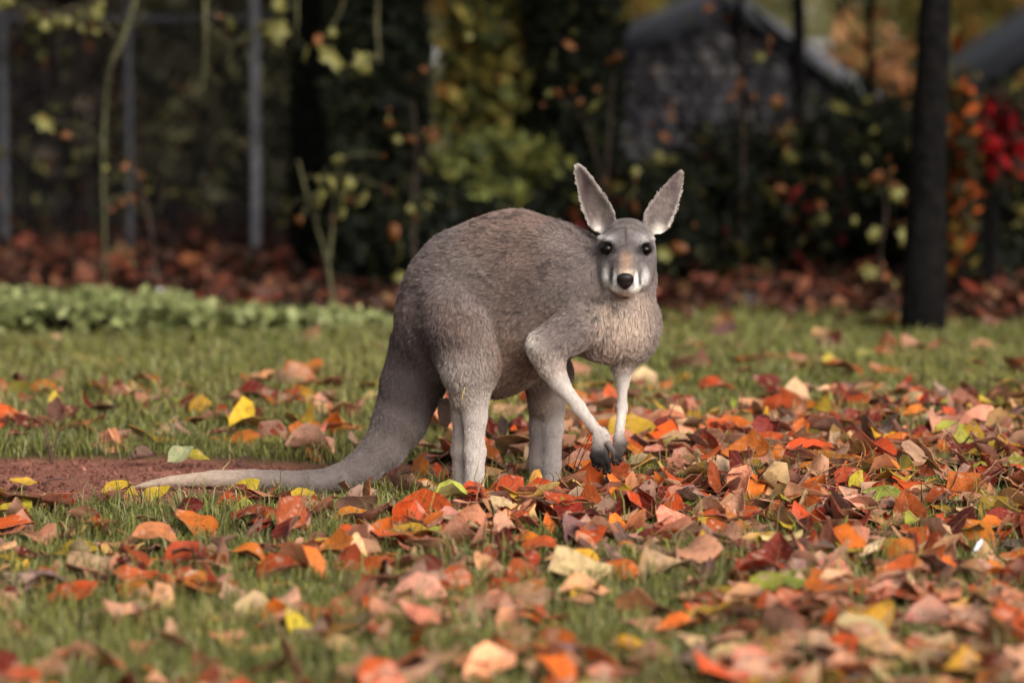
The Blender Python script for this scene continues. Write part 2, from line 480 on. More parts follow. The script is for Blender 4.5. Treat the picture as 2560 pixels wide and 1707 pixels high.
ell((1519, 595, -.170), (.030, .018, .010), 0, 0, 0.3, k=.012, col=(.36, .33, .315), flow=(-.3, .6, .4), ln=.005)
ell((1612, 597, -.170), (.030, .018, .010), 0, 0, 0.3, k=.012, col=(.36, .33, .315), flow=(.3, .6, .4), ln=.005)
# ears
def ear(base, tip, w, face):
    A, B = P(*base), P(*tip)
    x = nrm(B - A); z = nrm(np.asarray(face) - x * (np.asarray(face) @ x)); y = np.cross(z, x)
    PRIMS.append(dict(t='ear', a=A, R=np.stack([x, y, z], 1), L=float(np.linalg.norm(B - A)), w=w, k=.012, col=(.215, .168, .152), flow=tuple(x), ln=.005))
ear((1523, 574, -.110), (1445, 414, -.085), .0365, (-.34, -.94, 0))
ear((1620, 576, -.110), (1704, 426, -.085), .0365, (.36, -.93, 0))
# near arm
cap((1450, 815, -.162), .066, (1364, 866, -.197), .044, k=.012, col=GREY, flow=(-.7, 0, -.7), ln=.014)
cap((1362, 868, -.185), .041, (1378, 914, -.190), .034, k=.03, col=CREAM, flow=(-.5, 0, -.85), ln=.012)
chain([((1378, 914, -.190), .034), ((1398, 955, -.195), .0235), ((1447, 1018, -.205), .0170), ((1484, 1066, -.214), .0160)], k=.015, col=LIGHT, ln=.005)
ell((1503, 1100, -.220), (.025, .019, .036), 0, 0, 0, k=.012, col=(.60, .52, .47), flow=(.2, 0, -1), ln=.005)
FING = [((1485, 1118), (1481, 1140), (1484, 1158)), ((1493, 1126), (1491, 1150), (1496, 1168)), ((1504, 1130), (1505, 1156), (1513, 1177)),
        ((1515, 1128), (1519, 1152), (1523, 1174)), ((1521, 1108), (1532, 1128), (1534, 1148))]
CLAWS = []
for i, (a, b_, c) in enumerate(FING):
    ya = -.226 - .003 * i
    cap((*a, ya), .0106, (*b_, ya - .010), .0094, k=.004, col=DARK if i < 4 else (.2, .16, .145), ln=.003)
    cap((*b_, ya - .010), .0094, (*c, ya - .004), .0074, k=.005, col=DARK, ln=.0025)
    CLAWS.append((P(*c, ya - .004), P(c[0] + (c[0] - b_[0]) * .2 + 1, c[1] + 10, ya + .003)))
# far arm
cap((1580, 862, -.075), .045, (1557, 918, -.08), .027, k=.035, col=CREAM, flow=(0, 0, -1), ln=.010)
chain([((1557, 918, -.08), .026), ((1557, 955, -.085), .0155), ((1555, 1020, -.105), .0138), ((1549, 1075, -.135), .0150)], k=.015, col=LIGHT, ln=.005)
ell((1546, 1100, -.155), (.017, .017, .026), k=.010, col=(.46, .39, .35), flow=(0, 0, -1), ln=.004)
for i, (a, b_, c) in enumerate([((1536, 1112), (1533, 1130), (1529, 1146)), ((1542, 1116), (1540, 1136), (1536, 1154)), ((1549, 1116), (1548, 1136), (1545, 1154)), ((1555, 1112), (1555, 1130), (1552, 1146)), ((1559, 1096), (1563, 1110), (1561, 1124))]):
    ya = -.165 + .004 * i
    cap((*a, ya), .0082, (*b_, ya - .010), .0074, k=.005, col=(.07, .052, .046), ln=.003)
    cap((*b_, ya - .010), .0074, (*c, ya - .006), .0060, k=.005, col=DARK, ln=.0025)
    CLAWS.append((P(*c, ya - .006), P(c[0] - 1, c[1] + 9, ya + .001)))

# --- distance field on a grid that is finer round head and hands, surface by dual contouring of the sign changes
def axis(*segs):
    out = []
    for a, b_, h in segs: out.append(np.arange(a, b_ - h * 0.3, h))
    return np.concatenate(out + [[segs[-1][1]]])
ax_x = axis((-1.02, -0.33, .0060), (-0.33, 0.155, .0060), (0.155, 0.29, .0030), (0.29, 0.47, .0030))
ax_y = axis((-0.32, -0.05, .0032), (-0.05, 0.30, .0075))
ax_z = axis((-0.012, 0.19, .0035), (0.19, 0.44, .0065), (0.44, 0.85, .0030))
F = np.full((len(ax_x), len(ax_y), len(ax_z)), 0.08, np.float32)
AX = (ax_x, ax_y, ax_z)
def sub(lo, hi, pad):
    sl = [slice(max(np.searchsorted(a, l - pad) - 1, 0), np.searchsorted(a, h + pad) + 1) for a, l, h in zip(AX, lo, hi)]
    q = np.stack(np.meshgrid(*[a[s] for a, s in zip(AX, sl)], indexing='ij'), -1)
    return tuple(sl), q
FUR_IN = 0.0025
for p in PRIMS:
    sl, q = sub(*bounds(p), 0.055)
    d = (sdf(p, q) + (FUR_IN + min(p['ln'] * 0.22, .004) if p['t'] != 'ear' else 0)).astype(np.float32)
    f = F[sl]; k = p['k']
    h = np.maximum(k - np.abs(f - d), 0) / k
    F[sl] = np.minimum(f, d) - h * h * k * 0.25
EYES = [(P(1517, 622, -.1735), .0175), (P(1612, 624, -.1735), .0175)]
def carve(c, r, k):
    sl, q = sub(c - r, c + r, .03)
    d = (r - np.linalg.norm(q - c, axis=-1)).astype(np.float32)
    f = F[sl]; h = np.maximum(k - np.abs(f - d), 0) / k
    F[sl] = np.maximum(f, d) + h * h * k * 0.25
for c, r_ in EYES: carve(c + np.array([0, .000, 0]), r_ - .0012, .004)
def surface(F):
    S = F < 0
    c = [S[i:S.shape[0] - 1 + i, j:S.shape[1] - 1 + j, k:S.shape[2] - 1 + k] for i in (0, 1) for j in (0, 1) for k in (0, 1)]
    tot = sum(x.astype(np.int8) for x in c)
    cell = (tot > 0) & (tot < 8)
    idx = -np.ones(cell.shape, np.int64); I = np.argwhere(cell); idx[cell] = np.arange(len(I))
    acc, cnt = np.zeros((len(I), 3)), np.zeros(len(I))
    offs = [(i, j, k) for i in (0, 1) for j in (0, 1) for k in (0, 1)]
    for a in offs:
        for ax in range(3):
            if a[ax]: continue
            b_ = list(a); b_[ax] = 1
            A, B = I + a, I + b_
            fa, fb = F[tuple(A.T)], F[tuple(B.T)]
            m = (fa < 0) != (fb < 0)
            t = np.where(m, fa / np.where(m, fa - fb, 1), 0)
            pa = np.stack([AX[d][A[:, d]] for d in range(3)], -1); pb = np.stack([AX[d][B[:, d]] for d in range(3)], -1)
            acc[m] += (pa + t[:, None] * (pb - pa))[m]; cnt[m] += 1
    V = acc / cnt[:, None]
    Q = []
    for ax in range(3):
        sl0 = [slice(1, -1)] * 3; sl1 = [slice(1, -1)] * 3
        sl0[ax] = slice(0, -1); sl1[ax] = slice(1, None)
        a, b_ = S[tuple(sl0)], S[tuple(sl1)]
        for flip in (0, 1):
            m = (a & ~b_) if not flip else (~a & b_)
            E = np.argwhere(m)
            for d in range(3):
                if d != ax: E[:, d] += 1
            u, w = (ax + 1) % 3, (ax + 2) % 3
            def at_(du, dw):
                e = E.copy(); e[:, u] -= du; e[:, w] -= dw
                return idx[tuple(e.T)]
            quad = np.stack([at_(1, 1), at_(0, 1), at_(0, 0), at_(1, 0)], -1)
            Q.append(quad if not flip else quad[:, ::-1])
    return V, np.vstack(Q)
V, Q = surface(F)
ok = (Q >= 0).all(1); Q = Q[ok]
# relax the grid steps a little
def relax(V, Q, it, w=0.5):
    e = np.vstack([Q[:, [0, 1]], Q[:, [1, 2]], Q[:, [2, 3]], Q[:, [3, 0]]])
    for _ in range(it):
        s = np.zeros_like(V); c = np.zeros(len(V))
        for k in range(3):
            s[:, k] = np.bincount(e[:, 0], V[e[:, 1], k], len(V))
        c = np.bincount(e[:, 0], minlength=len(V)).astype(float)
        m = c > 0
        V = V.copy(); V[m] += w * (s[m] / c[m, None] - V[m])
    return V
V = relax(V, Q, 3)
near_ear = np.zeros(len(V), bool)
for p in PRIMS:
    if p['t'] == 'ear': near_ear |= (sdf(p, V) < .006) & (((V - p['a']) @ p['R'])[:, 0] > .035)
V2 = relax(V, Q, 5); V = np.where(near_ear[:, None], V2, V)
# soft muscle and coat undulation
und = vnoise3(V, 16, 3) - 0.5
N0 = np.zeros_like(V)
fn = np.cross(V[Q[:, 2]] - V[Q[:, 0]], V[Q[:, 3]] - V[Q[:, 1]])
for k in range(4):
    for d in range(3): N0[:, d] += np.bincount(Q[:, k], fn[:, d], len(V))
N0 = nrm(N0)
body_w = np.clip((0.30 - V[:, 0]) / 0.1, 0, 1) * np.clip((V[:, 2] - 0.30) / 0.1, 0, 1) * np.clip((V[:, 0] + 0.32) / 0.05, 0, 1)
V = V + N0 * (und * 0.006 * body_w)[:, None]

# --- coat: colour, lie and length blended from the shapes each point belongs to
W = np.zeros((len(V), len(PRIMS)), np.float32)
for i, p in enumerate(PRIMS):
    sgm = 0.013 if p['t'] == 'e' and p['r'].max() > .08 else 0.007
    W[:, i] = np.exp(-np.clip(sdf(p, V), -0.05, 1) / sgm)
W /= W.sum(1, keepdims=True)
COL = W @ np.array([p['col'] for p in PRIMS]); FLOW = W @ np.array([p['flow'] for p in PRIMS]); LEN = W @ np.array([p['ln'] for p in PRIMS])
def daub(c, r, col, amt=1.0, hard=2.0):
    global COL
    if np.isscalar(r): r = (r, r, r)
    d = np.sqrt((((V - P(*c)) / np.array(r)) ** 2).sum(1))
    w = amt * np.exp(-(d ** hard))
    COL = COL * (1 - w[:, None]) + np.array(col) * w[:, None]
nz = vnoise3(V, 9, 8); nz2 = vnoise3(V, 30, 9)
trunk = np.clip((V[:, 2] - 0.3) / 0.08, 0, 1) * np.clip((0.19 - V[:, 0]) / 0.06, 0, 1)
COL *= (1 + 0.42 * (nz - 0.5) * trunk + 0.30 * (nz2 - 0.5) * (.45 + .55 * trunk))[:, None]
w = (sstep(0.52, 0.8, vnoise3(V, 11, 12)) * trunk * 0.75)[:, None]
COL = COL * (1 - w) + np.array(RED) * 1.02 * w
# darker saddle behind the haunch, pale shin and elbow, warm flank, cream chest
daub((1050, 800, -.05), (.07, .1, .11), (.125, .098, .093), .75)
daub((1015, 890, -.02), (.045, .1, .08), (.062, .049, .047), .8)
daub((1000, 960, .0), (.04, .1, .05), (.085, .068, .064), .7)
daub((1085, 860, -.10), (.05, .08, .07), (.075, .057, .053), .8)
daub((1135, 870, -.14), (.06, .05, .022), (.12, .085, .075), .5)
daub((1115, 930, -.10), (.030, .06, .035), (.47, .42, .385), .75)
daub((1180, 955, -.13), (.055, .06, .055), (.50, .435, .39), .8)
daub((1165, 912, -.13), (.065, .06, .035), (.42, .36, .32), .7)
daub((1215, 800, -.14), (.03, .06, .09), (.27, .225, .20), .5)
daub((1180, 660, -.10), (.10, .1, .035), (.225, .185, .165), .5)
daub((1320, 640, -.13), (.06, .1, .06), (.20, .135, .11), .5)
daub((1300, 760, -.13), (.07, .1, .05), (.15, .118, .106), .5)
daub((1256, 880, -.03), (.026, .06, .07), (.085, .055, .045), .85)  # shade line between thigh and belly, painted into the coat
daub((1265, 850, -.08), (.03, .06, .07), (.30, .22, .175), .5)
daub((1372, 780, -.14), (.035, .06, .035), (.28, .185, .14), .5)
daub((1333, 862, -.21), (.022, .05, .035), (.70, .63, .56), .9)
daub((1350, 900, -.21), (.030, .05, .034), (.66, .57, .49), .9)
daub((1292, 905, -.08), (.055, .12, .050), (.30, .195, .14), .85)
daub((1555, 815, -.20), (.062, .08, .060), (.62, .485, .39), .92)
daub((1560, 765, -.18), (.03, .06, .03), (.40, .325, .28), .7)
daub((1520, 880, -.18), (.09, .06, .030), (.42, .32, .26), .7)
daub((1450, 905, -.17), (.07, .06, .022), (.34, .245, .20), .7)
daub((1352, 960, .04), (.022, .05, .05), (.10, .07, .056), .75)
daub((1300, 975, -.05), (.07, .08, .03), (.27, .175, .13), .7)
ruf = sstep(.56, .70, vnoise3(V * [1, .4, 1.6], 85, 33)) * np.exp(-((((V - P(1490, 790, -.16)) / np.array([.065, .12, .075])) ** 2).sum(1)) ** 1.5) * .75  # creases of the chest ruff, their shade painted into the coat colour
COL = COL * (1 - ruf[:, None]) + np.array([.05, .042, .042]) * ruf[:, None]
crv = sstep(.58, .74, vnoise3(V * [.8, 1, 1.5], 75, 34)) * sstep(.35, .6, vnoise3(V, 14, 35)) * trunk * .75  # partings in the fur: crevice shade painted into the coat colour
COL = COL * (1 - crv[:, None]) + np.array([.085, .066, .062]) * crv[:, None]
# face
for sx, ex in ((-1, 1517), (1, 1613)):
    ey = 621 if sx < 0 else 623
    daub((ex, ey, -.178), (.0235, .09, .0180), (.007, .006, .006), .99, 6)
    daub((ex - sx * 23, ey + 6, -.18), (.013, .06, .008), (.03, .024, .023), .85)
    daub((ex - sx * 3, ey + 24, -.18), (.016, .03, .010), (.11, .09, .09), .6)
    daub((ex, ey - 27, -.175), (.032, .03, .010), (.42, .39, .375), .75)
    daub((1564 + sx * 49, 692, -.19), (.0085, .04, .019), (.86, .83, .80), .80, 2.5)
    daub((1564 + sx * 43, 722, -.20), (.0075, .04, .018), (.86, .82, .77), .85, 2.5)
    daub((1564 + sx * 35, 700, -.22), (.0062, .04, .026), (.065, .053, .051), .88, 3)
    daub((1564 + sx * 26, 700, -.24), (.0052, .03, .020), (.90, .86, .80), .97, 4)
    daub((1564 + sx * 22, 722, -.24), (.016, .03, .010), (.80, .75, .68), .85, 3)
daub((1564, 655, -.215), (.016, .04, .028), (.42, .265, .175), .95, 3)
    # dark flanks of the bridge
for sx in (-1, 1): daub((1564 + sx * 21, 655, -.20), (.005, .04, .022), (.12, .085, .07), .6)
for _ in (0,):
    pass
daub((1563, 679, -.23), (.024, .04, .008), (.62, .47, .34), .9, 3)
daub((1563, 742, -.23), (.026, .05, .009), (.46, .27, .16), .85)
daub((1566, 610, -.19), (.026, .05, .030), (.095, .075, .072), .75)
daub((1566, 560, -.14), (.05, .06, .018), (.17, .135, .122), .6)
daub((1565, 588, -.19), (.0035, .05, .024), (.035, .028, .028), .75)
daub((1564, 744, -.24), (.011, .03, .0035), (.02, .014, .013), .97, 4)
# pale tufts at the ear bases, brown cups
daub((1495, 578, -.12), (.013, .03, .022), (.80, .74, .66), .9)
daub((1648, 580, -.12), (.014, .03, .022), (.80, .74, .64), .9)
daub((1534, 528, -.11), (.013, .03, .016), (.52, .46, .41), .6)
daub((1604, 530, -.11), (.013, .03, .016), (.54, .48, .43), .6)
daub((1465, 470, -.10), (.013, .03, .042), (.085, .055, .054), .9)
daub((1684, 474, -.10), (.012, .03, .038), (.11, .076, .074), .9)
# dark paws
daub((1492, 1146, -.24), (.020, .04, .020), DARK, .9, 4)
daub((1541, 1125, -.17), (.02, .03, .02), (.06, .045, .04), .8, 3)
for p in PRIMS:
    if p['t'] != 'ear': continue
    l = (V - p['a']) @ p['R']; t = np.clip(l[:, 0] / p['L'], 0, 1)
    vv = l[:, 1] / (p['w'] * np.interp(t, [0, .06, .16, .35, .6, .8, .93, 1], [.45, .85, 1.08, 1.02, .78, .52, .30, .10]))
    on = (l[:, 0] > 0.03) & (sdf(p, V) < .008)
    outer = vv * np.sign(p['R'][0, 1]) * np.sign(p['R'][0, 0])
    w = (on * sstep(.74, .98, outer) * .85 + on * sstep(.80, 1.0, -outer) * .40 + on * sstep(.93, 1.0, t) * .5).clip(0, .92)[:, None]
    COL = COL * (1 - w) + np.array([.74, .68, .62]) * w
    LEN = LEN + on * sstep(.55, .95, np.abs(vv)) * .005
xz = V[:, [0, 2]]
for cx, cz, rx, a0, a1 in ((1566, 640, 70, 25, 155), (1566, 652, 74, 40, 140)):
    th_ = np.radians(np.linspace(a0, a1, 30))
    for t_ in th_:
        daub((cx + rx * np.cos(t_), cz - 82 * np.sin(t_), -.175), (.0042, .05, .0024), (.06, .048, .047), .42, 3)  # brow wrinkles: crease shade painted as dark arcs
hd = np.clip((V[:, 2] - .50) / .03, 0, 1) * np.clip((V[:, 0] - .19) / .02, 0, 1)
COL *= (1 + hd * (.45 * (vnoise3(V, 170, 81) - .5) + .30 * (vnoise3(V, 70, 82) - .5)))[:, None]
COL = np.clip(COL, 0.004, 0.9)

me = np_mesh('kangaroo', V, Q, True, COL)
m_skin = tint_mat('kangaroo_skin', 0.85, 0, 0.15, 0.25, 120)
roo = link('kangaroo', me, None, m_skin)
tag(roo, 'grey kangaroo bent forward on its hind legs looking at the camera, tail stretched behind', 'kangaroo')

# eyes, nose, claws
def blob(c, r, su=20, sv=14):
    u = np.linspace(0, 2 * np.pi, su, endpoint=False); v = np.linspace(0, np.pi, sv)
    U, W_ = np.meshgrid(u, v)
    q = np.stack([np.sin(W_) * np.cos(U), np.sin(W_) * np.sin(U), np.cos(W_)], -1).reshape(-1, 3) * np.asarray(r) + np.asarray(c)
    i, j = np.meshgrid(np.arange(sv - 1), np.arange(su), indexing='ij')
    f = np.stack([i * su + j, (i + 1) * su + j, (i + 1) * su + (j + 1) % su, i * su + (j + 1) % su], -1).reshape(-1, 4)
    return q, f
m_eye, nt, b = new_mat('dark_eye')
n = noise_node(nt, 90)
rr = ramp_node(nt, n.outputs['Fac'], [(0.3, (0.002, 0.0015, 0.0012)), (0.7, (0.006, 0.004, 0.003))])
nt.links.new(rr.outputs['Color'], b.inputs['Base Color'])
b.inputs['Roughness'].default_value = 0.04
b.inputs['Specular IOR Level'].default_value = 0.16
m_nose = noise_mat('nose_leather', (0.004, 0.003, 0.003), (0.020, 0.013, 0.012), 260, 0.45, 0.35, 0.002, spec=0.22)
m_claw = noise_mat('claw_horn', (0.008, 0.006, 0.006), (0.03, 0.024, 0.022), 120, 0.35, 0.2, 0.001)
for c, r_ in EYES:
    v, f = blob(c, (r_ * 1.04, r_, r_ * .80)); e = link('eye', np_mesh('eye', v, f), roo, m_eye)
bm_ = Build()
nc = P(1563, 703, -.262)
q, f = blob((0, 0, 0), (1, 1, 1), 24, 16)
wz = 1 + 0.30 * np.clip(q[:, 2], -1, 1)              # wider above, narrowing to the lip
q = q * np.array([.0200, .0130, .0205]); q[:, 0] *= wz
q[:, 1] += 0.35 * q[:, 2] * -1 * 0.4
for sx in (-1, 1):                                   # nostrils
    d = np.hypot((q[:, 0] - sx * .013) / .0065, (q[:, 2] + .002) / .0055)
    q[:, 1] += np.where(q[:, 1] < 0, .006 * np.exp(-d ** 2), 0)
q[:, 1] += np.where(q[:, 1] < 0, .0025 * np.exp(-(q[:, 0] / .003) ** 2) * (q[:, 2] < .004), 0)
bm_.add(q + nc, f)
link('nose', bm_.mesh('nose'), roo, m_nose)
for a, c in CLAWS:
    b_ = Build(); mid = (a + c) / 2 + np.array([0, -.002, 0])
    b_.tube([a, mid, c], [.0066, .0054, .0016], 6, 8); b_.obj('claw', m_claw, roo)

# --- fur strands
def grow_fur(N_STR, seed=5):
    g = np.random.default_rng(seed)
    T = np.vstack([Q[:, [0, 1, 2]], Q[:, [0, 2, 3]]])
    a, b_, c = V[T[:, 0]], V[T[:, 1]], V[T[:, 2]]
    cr = np.cross(b_ - a, c - a); ar = np.linalg.norm(cr, axis=1) / 2
    lt = LEN[T].mean(1)
    dens = ar * (0.012 / np.clip(lt, .003, .02)) ** 1.1
    cen = (a + b_ + c) / 3
    dens *= np.where(cr[:, 1] > 0.25 * np.linalg.norm(cr, axis=1), 0.45, 1.0)   # thinner on the far side
    dens *= np.where(cen[:, 2] < 0.004, 0.1, 1)
    for e, r_ in EYES: dens *= np.where(np.linalg.norm(cen - e, axis=1) < r_ * 1.12, 0, 1)
    dens *= np.where(((cen - nc) / np.array([.024, .025, .022]) ** 1).__pow__(2).sum(1) < 1, 0, 1)
    k = g.choice(len(T), N_STR, p=dens / dens.sum())
    u, v = g.random(N_STR), g.random(N_STR); s = u + v > 1; u[s], v[s] = 1 - u[s], 1 - v[s]
    w = np.stack([1 - u - v, u, v], 1)
    tri = T[k]
    it = lambda A: (A[tri] * (w[..., None] if A.ndim > 1 else w)).sum(1)
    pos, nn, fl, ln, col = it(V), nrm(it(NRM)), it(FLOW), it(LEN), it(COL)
    # lie of the coat, with swirls
    sw = np.stack([vnoise3(pos, 22, 50 + i) - .5 for i in range(3)], 1) + .6 * np.stack([vnoise3(pos, 60, 60 + i) - .5 for i in range(3)], 1)
    fl = nrm(fl) + sw * 1.0
    tg = nrm(fl - nn * (fl * nn).sum(1, keepdims=True))
    ln = ln * g.uniform(.65, 1.2, N_STR) * (0.8 + 0.5 * vnoise3(pos, 35, 71))
    lift = 0.42 + 0.30 * (vnoise3(pos, 45, 72) - .3)
    jit = g.normal(size=(N_STR, 3)) * 0.16
    d0 = nrm(tg * (1 - lift[:, None]) + nn * (lift[:, None] + .25) + jit)
    d1 = nrm(tg * 1.0 + nn * (lift[:, None] * .35) + jit * 1.3)
    NP = 4
    pts = np.zeros((N_STR, NP, 3))
    pts[:, 0] = pos - nn * .0006
    for i in range(1, NP):
        t = i / (NP - 1)
        pts[:, i] = pts[:, i - 1] + nrm(d0 * (1 - t) + d1 * t) * (ln / (NP - 1))[:, None]
    # locks: tips gather towards a shared lock tip
    nl = 14000
    ci = g.choice(N_STR, nl, replace=False)
    kd = KDTree(nl)
    for i, q_ in enumerate(pos[ci]): kd.insert(q_, i)
    kd.balance()
    own = np.array([kd.find(q_)[1] for q_ in pos])
    tip = pts[ci][own]
    dist = np.linalg.norm(pos - pos[ci][own], axis=1)
    amt = np.clip(1 - dist / 0.024, 0, 1) * np.clip((ln - .004) / .008, 0, 1) * 0.60
    for i in range(1, NP):
        t = (i / (NP - 1)) ** 1.3
        pts[:, i] += (tip[:, i] - pts[:, i]) * (amt * t)[:, None]
    lock_sh = np.exp(g.normal(size=nl) * .06)[own]
    col = col * (lock_sh * np.exp(g.normal(size=N_STR) * .09))[:, None]
    gh = g.random(N_STR) < .05
    col[gh] = col[gh] * .6 + np.array([.6, .56, .53]) * .4 * np.clip(col[gh].mean(1, keepdims=True) / .3, .1, 1.2)
    hc = bpy.data.hair_curves.new('fur')
    hc.add_curves([NP] * N_STR)
    hc.attributes['position'].data.foreach_set('vector', pts.astype(np.float32).ravel())
    ra = hc.attributes.get('radius') or hc.attributes.new('radius', 'FLOAT', 'POINT')
    rad = (np.clip(ln / .012, .5, 1.1) * .00040)[:, None] * np.array([1.0, .95, .7, .15])[None]
    ra.data.foreach_set('value', rad.astype(np.float32).ravel())
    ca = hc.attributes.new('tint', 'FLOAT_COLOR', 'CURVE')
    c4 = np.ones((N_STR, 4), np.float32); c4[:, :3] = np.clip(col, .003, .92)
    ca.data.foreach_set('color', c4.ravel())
    return hc
NRM = np.zeros_like(V)
fn = np.cross(V[Q[:, 2]] - V[Q[:, 0]], V[Q[:, 3]] - V[Q[:, 1]])
for k in range(4):
    for d in range(3): NRM[:, d] += np.bincount(Q[:, k], fn[:, d], len(V))
NRM = nrm(NRM)
m_fur, nt, b = new_mat('fur')
at = node(nt, 'ShaderNodeAttribute', attribute_name='tint')
hi = node(nt, 'ShaderNodeHairInfo')
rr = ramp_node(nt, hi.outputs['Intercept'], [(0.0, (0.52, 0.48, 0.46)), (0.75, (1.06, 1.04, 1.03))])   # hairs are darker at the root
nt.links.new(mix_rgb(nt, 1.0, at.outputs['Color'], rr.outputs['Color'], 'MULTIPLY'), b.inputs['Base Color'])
b.inputs['Roughness'].default_value = 0.7
b.inputs['Specular IOR Level'].default_value = 0.10
b.inputs['Sheen Weight'].default_value = 0.0
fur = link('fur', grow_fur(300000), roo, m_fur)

# ================================================================== BACKGROUND: fence, huts, trees, shrubs
m_bark = noise_mat('dark_bark', (0.0025, 0.0022, 0.0022), (0.009, 0.0078, 0.0072), 22, 0.95, 0.9, 0.02, spec=0.05)
m_moss = noise_mat('mossy_bark', (0.03, 0.028, 0.014), (0.10, 0.09, 0.038), 30, 0.9, 0.6, 0.01)
m_stem = noise_mat('brown_stem', (0.025, 0.014, 0.010), (0.055, 0.033, 0.024), 40, 0.85, 0.5, 0.005)
m_leaf = tint_mat('foliage', 0.6, 0.25, 0.08, 0.3, 40)

def tree(name, label, pts, radii, branches, crown, seed, group=None, cat='tree', bark=None, parts=True):
    """trunk, limbs and an uneven crown of separate leaves; crown = (centre, radii, n, leaf size, palette)"""
    g = np.random.default_rng(seed)
    base = np.array(pts[0], float)
    t = empty(name, base); tag(t, label, cat, group)
    rel = lambda a: [np.asarray(q, float) - base for q in a]
    Build().tube(rel(pts), radii, 26, 14, 0.05, seed).obj('trunk', bark or m_bark, t)
    for bp, br in branches:
        Build().tube(rel(bp), br, 12, 8, 0.06, seed).obj('limb', bark or m_bark, t)
    for c, r_, n, s, pal in crown:
        p = clumps(g, n, np.asarray(c) - base, r_, 34, 0.2)
        leaf_cloud('crown', p, s * np.exp(g.normal(size=n) * .25), pick_cols(pal, n, g), t, m_leaf, g)
    return t
YG = [(.16, .14, .034, 3), (.22, .17, .038, 2), (.085, .09, .028, 2.5), (.22, .11, .028, 1.3), (.04, .035, .015, 1.5)]
OL = [(.050, .052, .022, 3), (.085, .075, .03, 2), (.03, .034, .016, 3), (.12, .09, .025, .6)]
AU = [(.30, .13, .03, 2), (.22, .17, .04, 2), (.12, .13, .04, 2), (.28, .07, .025, 1)]
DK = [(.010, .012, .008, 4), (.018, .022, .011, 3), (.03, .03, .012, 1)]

# --- big dark trunk at the lawn's edge
def up(px, py0, Y, top, lean=0.0, r=.05, n=5, px1=None):
    a = G(px, py0) if Y is None else np.array([P(px, 400, Y)[0], Y, 0.0])
    b_ = P(px1 if px1 is not None else px, 0, a[1])
    d = (b_ - a) / b_[2]
    return [a + d * z for z in np.linspace(-0.05, top, n)]
T1 = up(2305, 836, None, 3.4, px1=2337)
y1 = T1[0][1]
tree('autumn_tree', 'thick straight dark trunk standing at the edge of the lawn', T1, [.085, .058, .054, .050, .040],
     [([T1[1] + [0, 0, .9], T1[1] + [.5, .2, 1.5], T1[1] + [1.0, .5, 2.1]], [.03, .02, .01]),
      ([T1[2] + [0, 0, .5], T1[2] + [-.5, .3, 1.0], T1[2] + [-1.0, .4, 1.5]], [.028, .018, .01])],
     [((T1[0][0] + .1, y1 + .9, 2.9), (1.5, 1.2, .8), 5200, .10, AU)], 1)
# --- slimmer trees behind it
for (px, Y, r_, p1, top, label, brs) in [
    (2003, 7.6, .028, 1996, 3.2, 'slim dark tree with one forked limb in front of the stone hut gable', [((2005, 120), (1950, 90), (1880, 20))]),
    (1868, 8.2, .018, 1850, 3.0, 'very thin dark sapling crossing the middle of the stone hut gable', [((1856, 100), (1820, 40), (1790, -10))]),
    (2180, 9.0, .020, 2176, 3.2, 'thin dark tree with a side branch reaching towards the thick trunk', [((2178, 165), (2230, 135), (2292, 108)), ((2178, 130), (2130, 90), (2080, 10))]),
]:
    pts = up(px, 0, Y, top, px1=p1)
    tree('autumn_tree', label, pts, [r_ * 1.3, r_, r_ * .95, r_ * .9, r_ * .7],
         [([P(a, b_, Y) for a, b_ in br], [r_ * .6, r_ * .5, r_ * .35]) for br in brs],
         [((pts[0][0], Y + .3, 2.5), (1.1, 1.0, .7), 3000, .09, AU)], int(px), 'slender trees by the hut')
# --- two broad dark evergreens
def evergreen(px, Y, rad, h, label, seed, n=9000):
    g = np.random.default_rng(seed)
    x = P(px, 400, Y)[0]
    t = empty('evergreen_tree', (x, Y, 0)); tag(t, label, 'evergreen', 'dark evergreens behind the kangaroo')
    Build().tube([[0, 0, -.05], [0.02, 0, h * .5], [0, 0, h]], [.09, .06, .01], 12, 10, .05, seed).obj('trunk', m_bark, t)
    z = g.uniform(0.05, h, n)
    a = g.uniform(0, 2 * np.pi, n)
    lob = 0.75 + 0.35 * vnoise(a * 1.6 + seed, z * 2.2, seed)
    rr = rad * (1 - (z / h) ** 2.5 * .8) * lob * np.sqrt(g.uniform(.35, 1, n))
    p = np.stack([np.cos(a) * rr, np.sin(a) * rr, z], -1)
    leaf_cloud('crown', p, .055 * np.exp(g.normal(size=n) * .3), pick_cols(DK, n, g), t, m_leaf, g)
    return t
evergreen(945, 6.6, .245, 2.9, 'broad black-green evergreen column above the kangaroo rump', 21, 11000)
evergreen(1430, 6.9, .235, 2.8, 'dark evergreen column behind the kangaroo ears, dotted with orange leaves', 22, 9000)
evergreen(765, 7.3, .085, 2.6, 'narrow dark evergreen stem between the fence and the broad evergreen', 23, 2600)

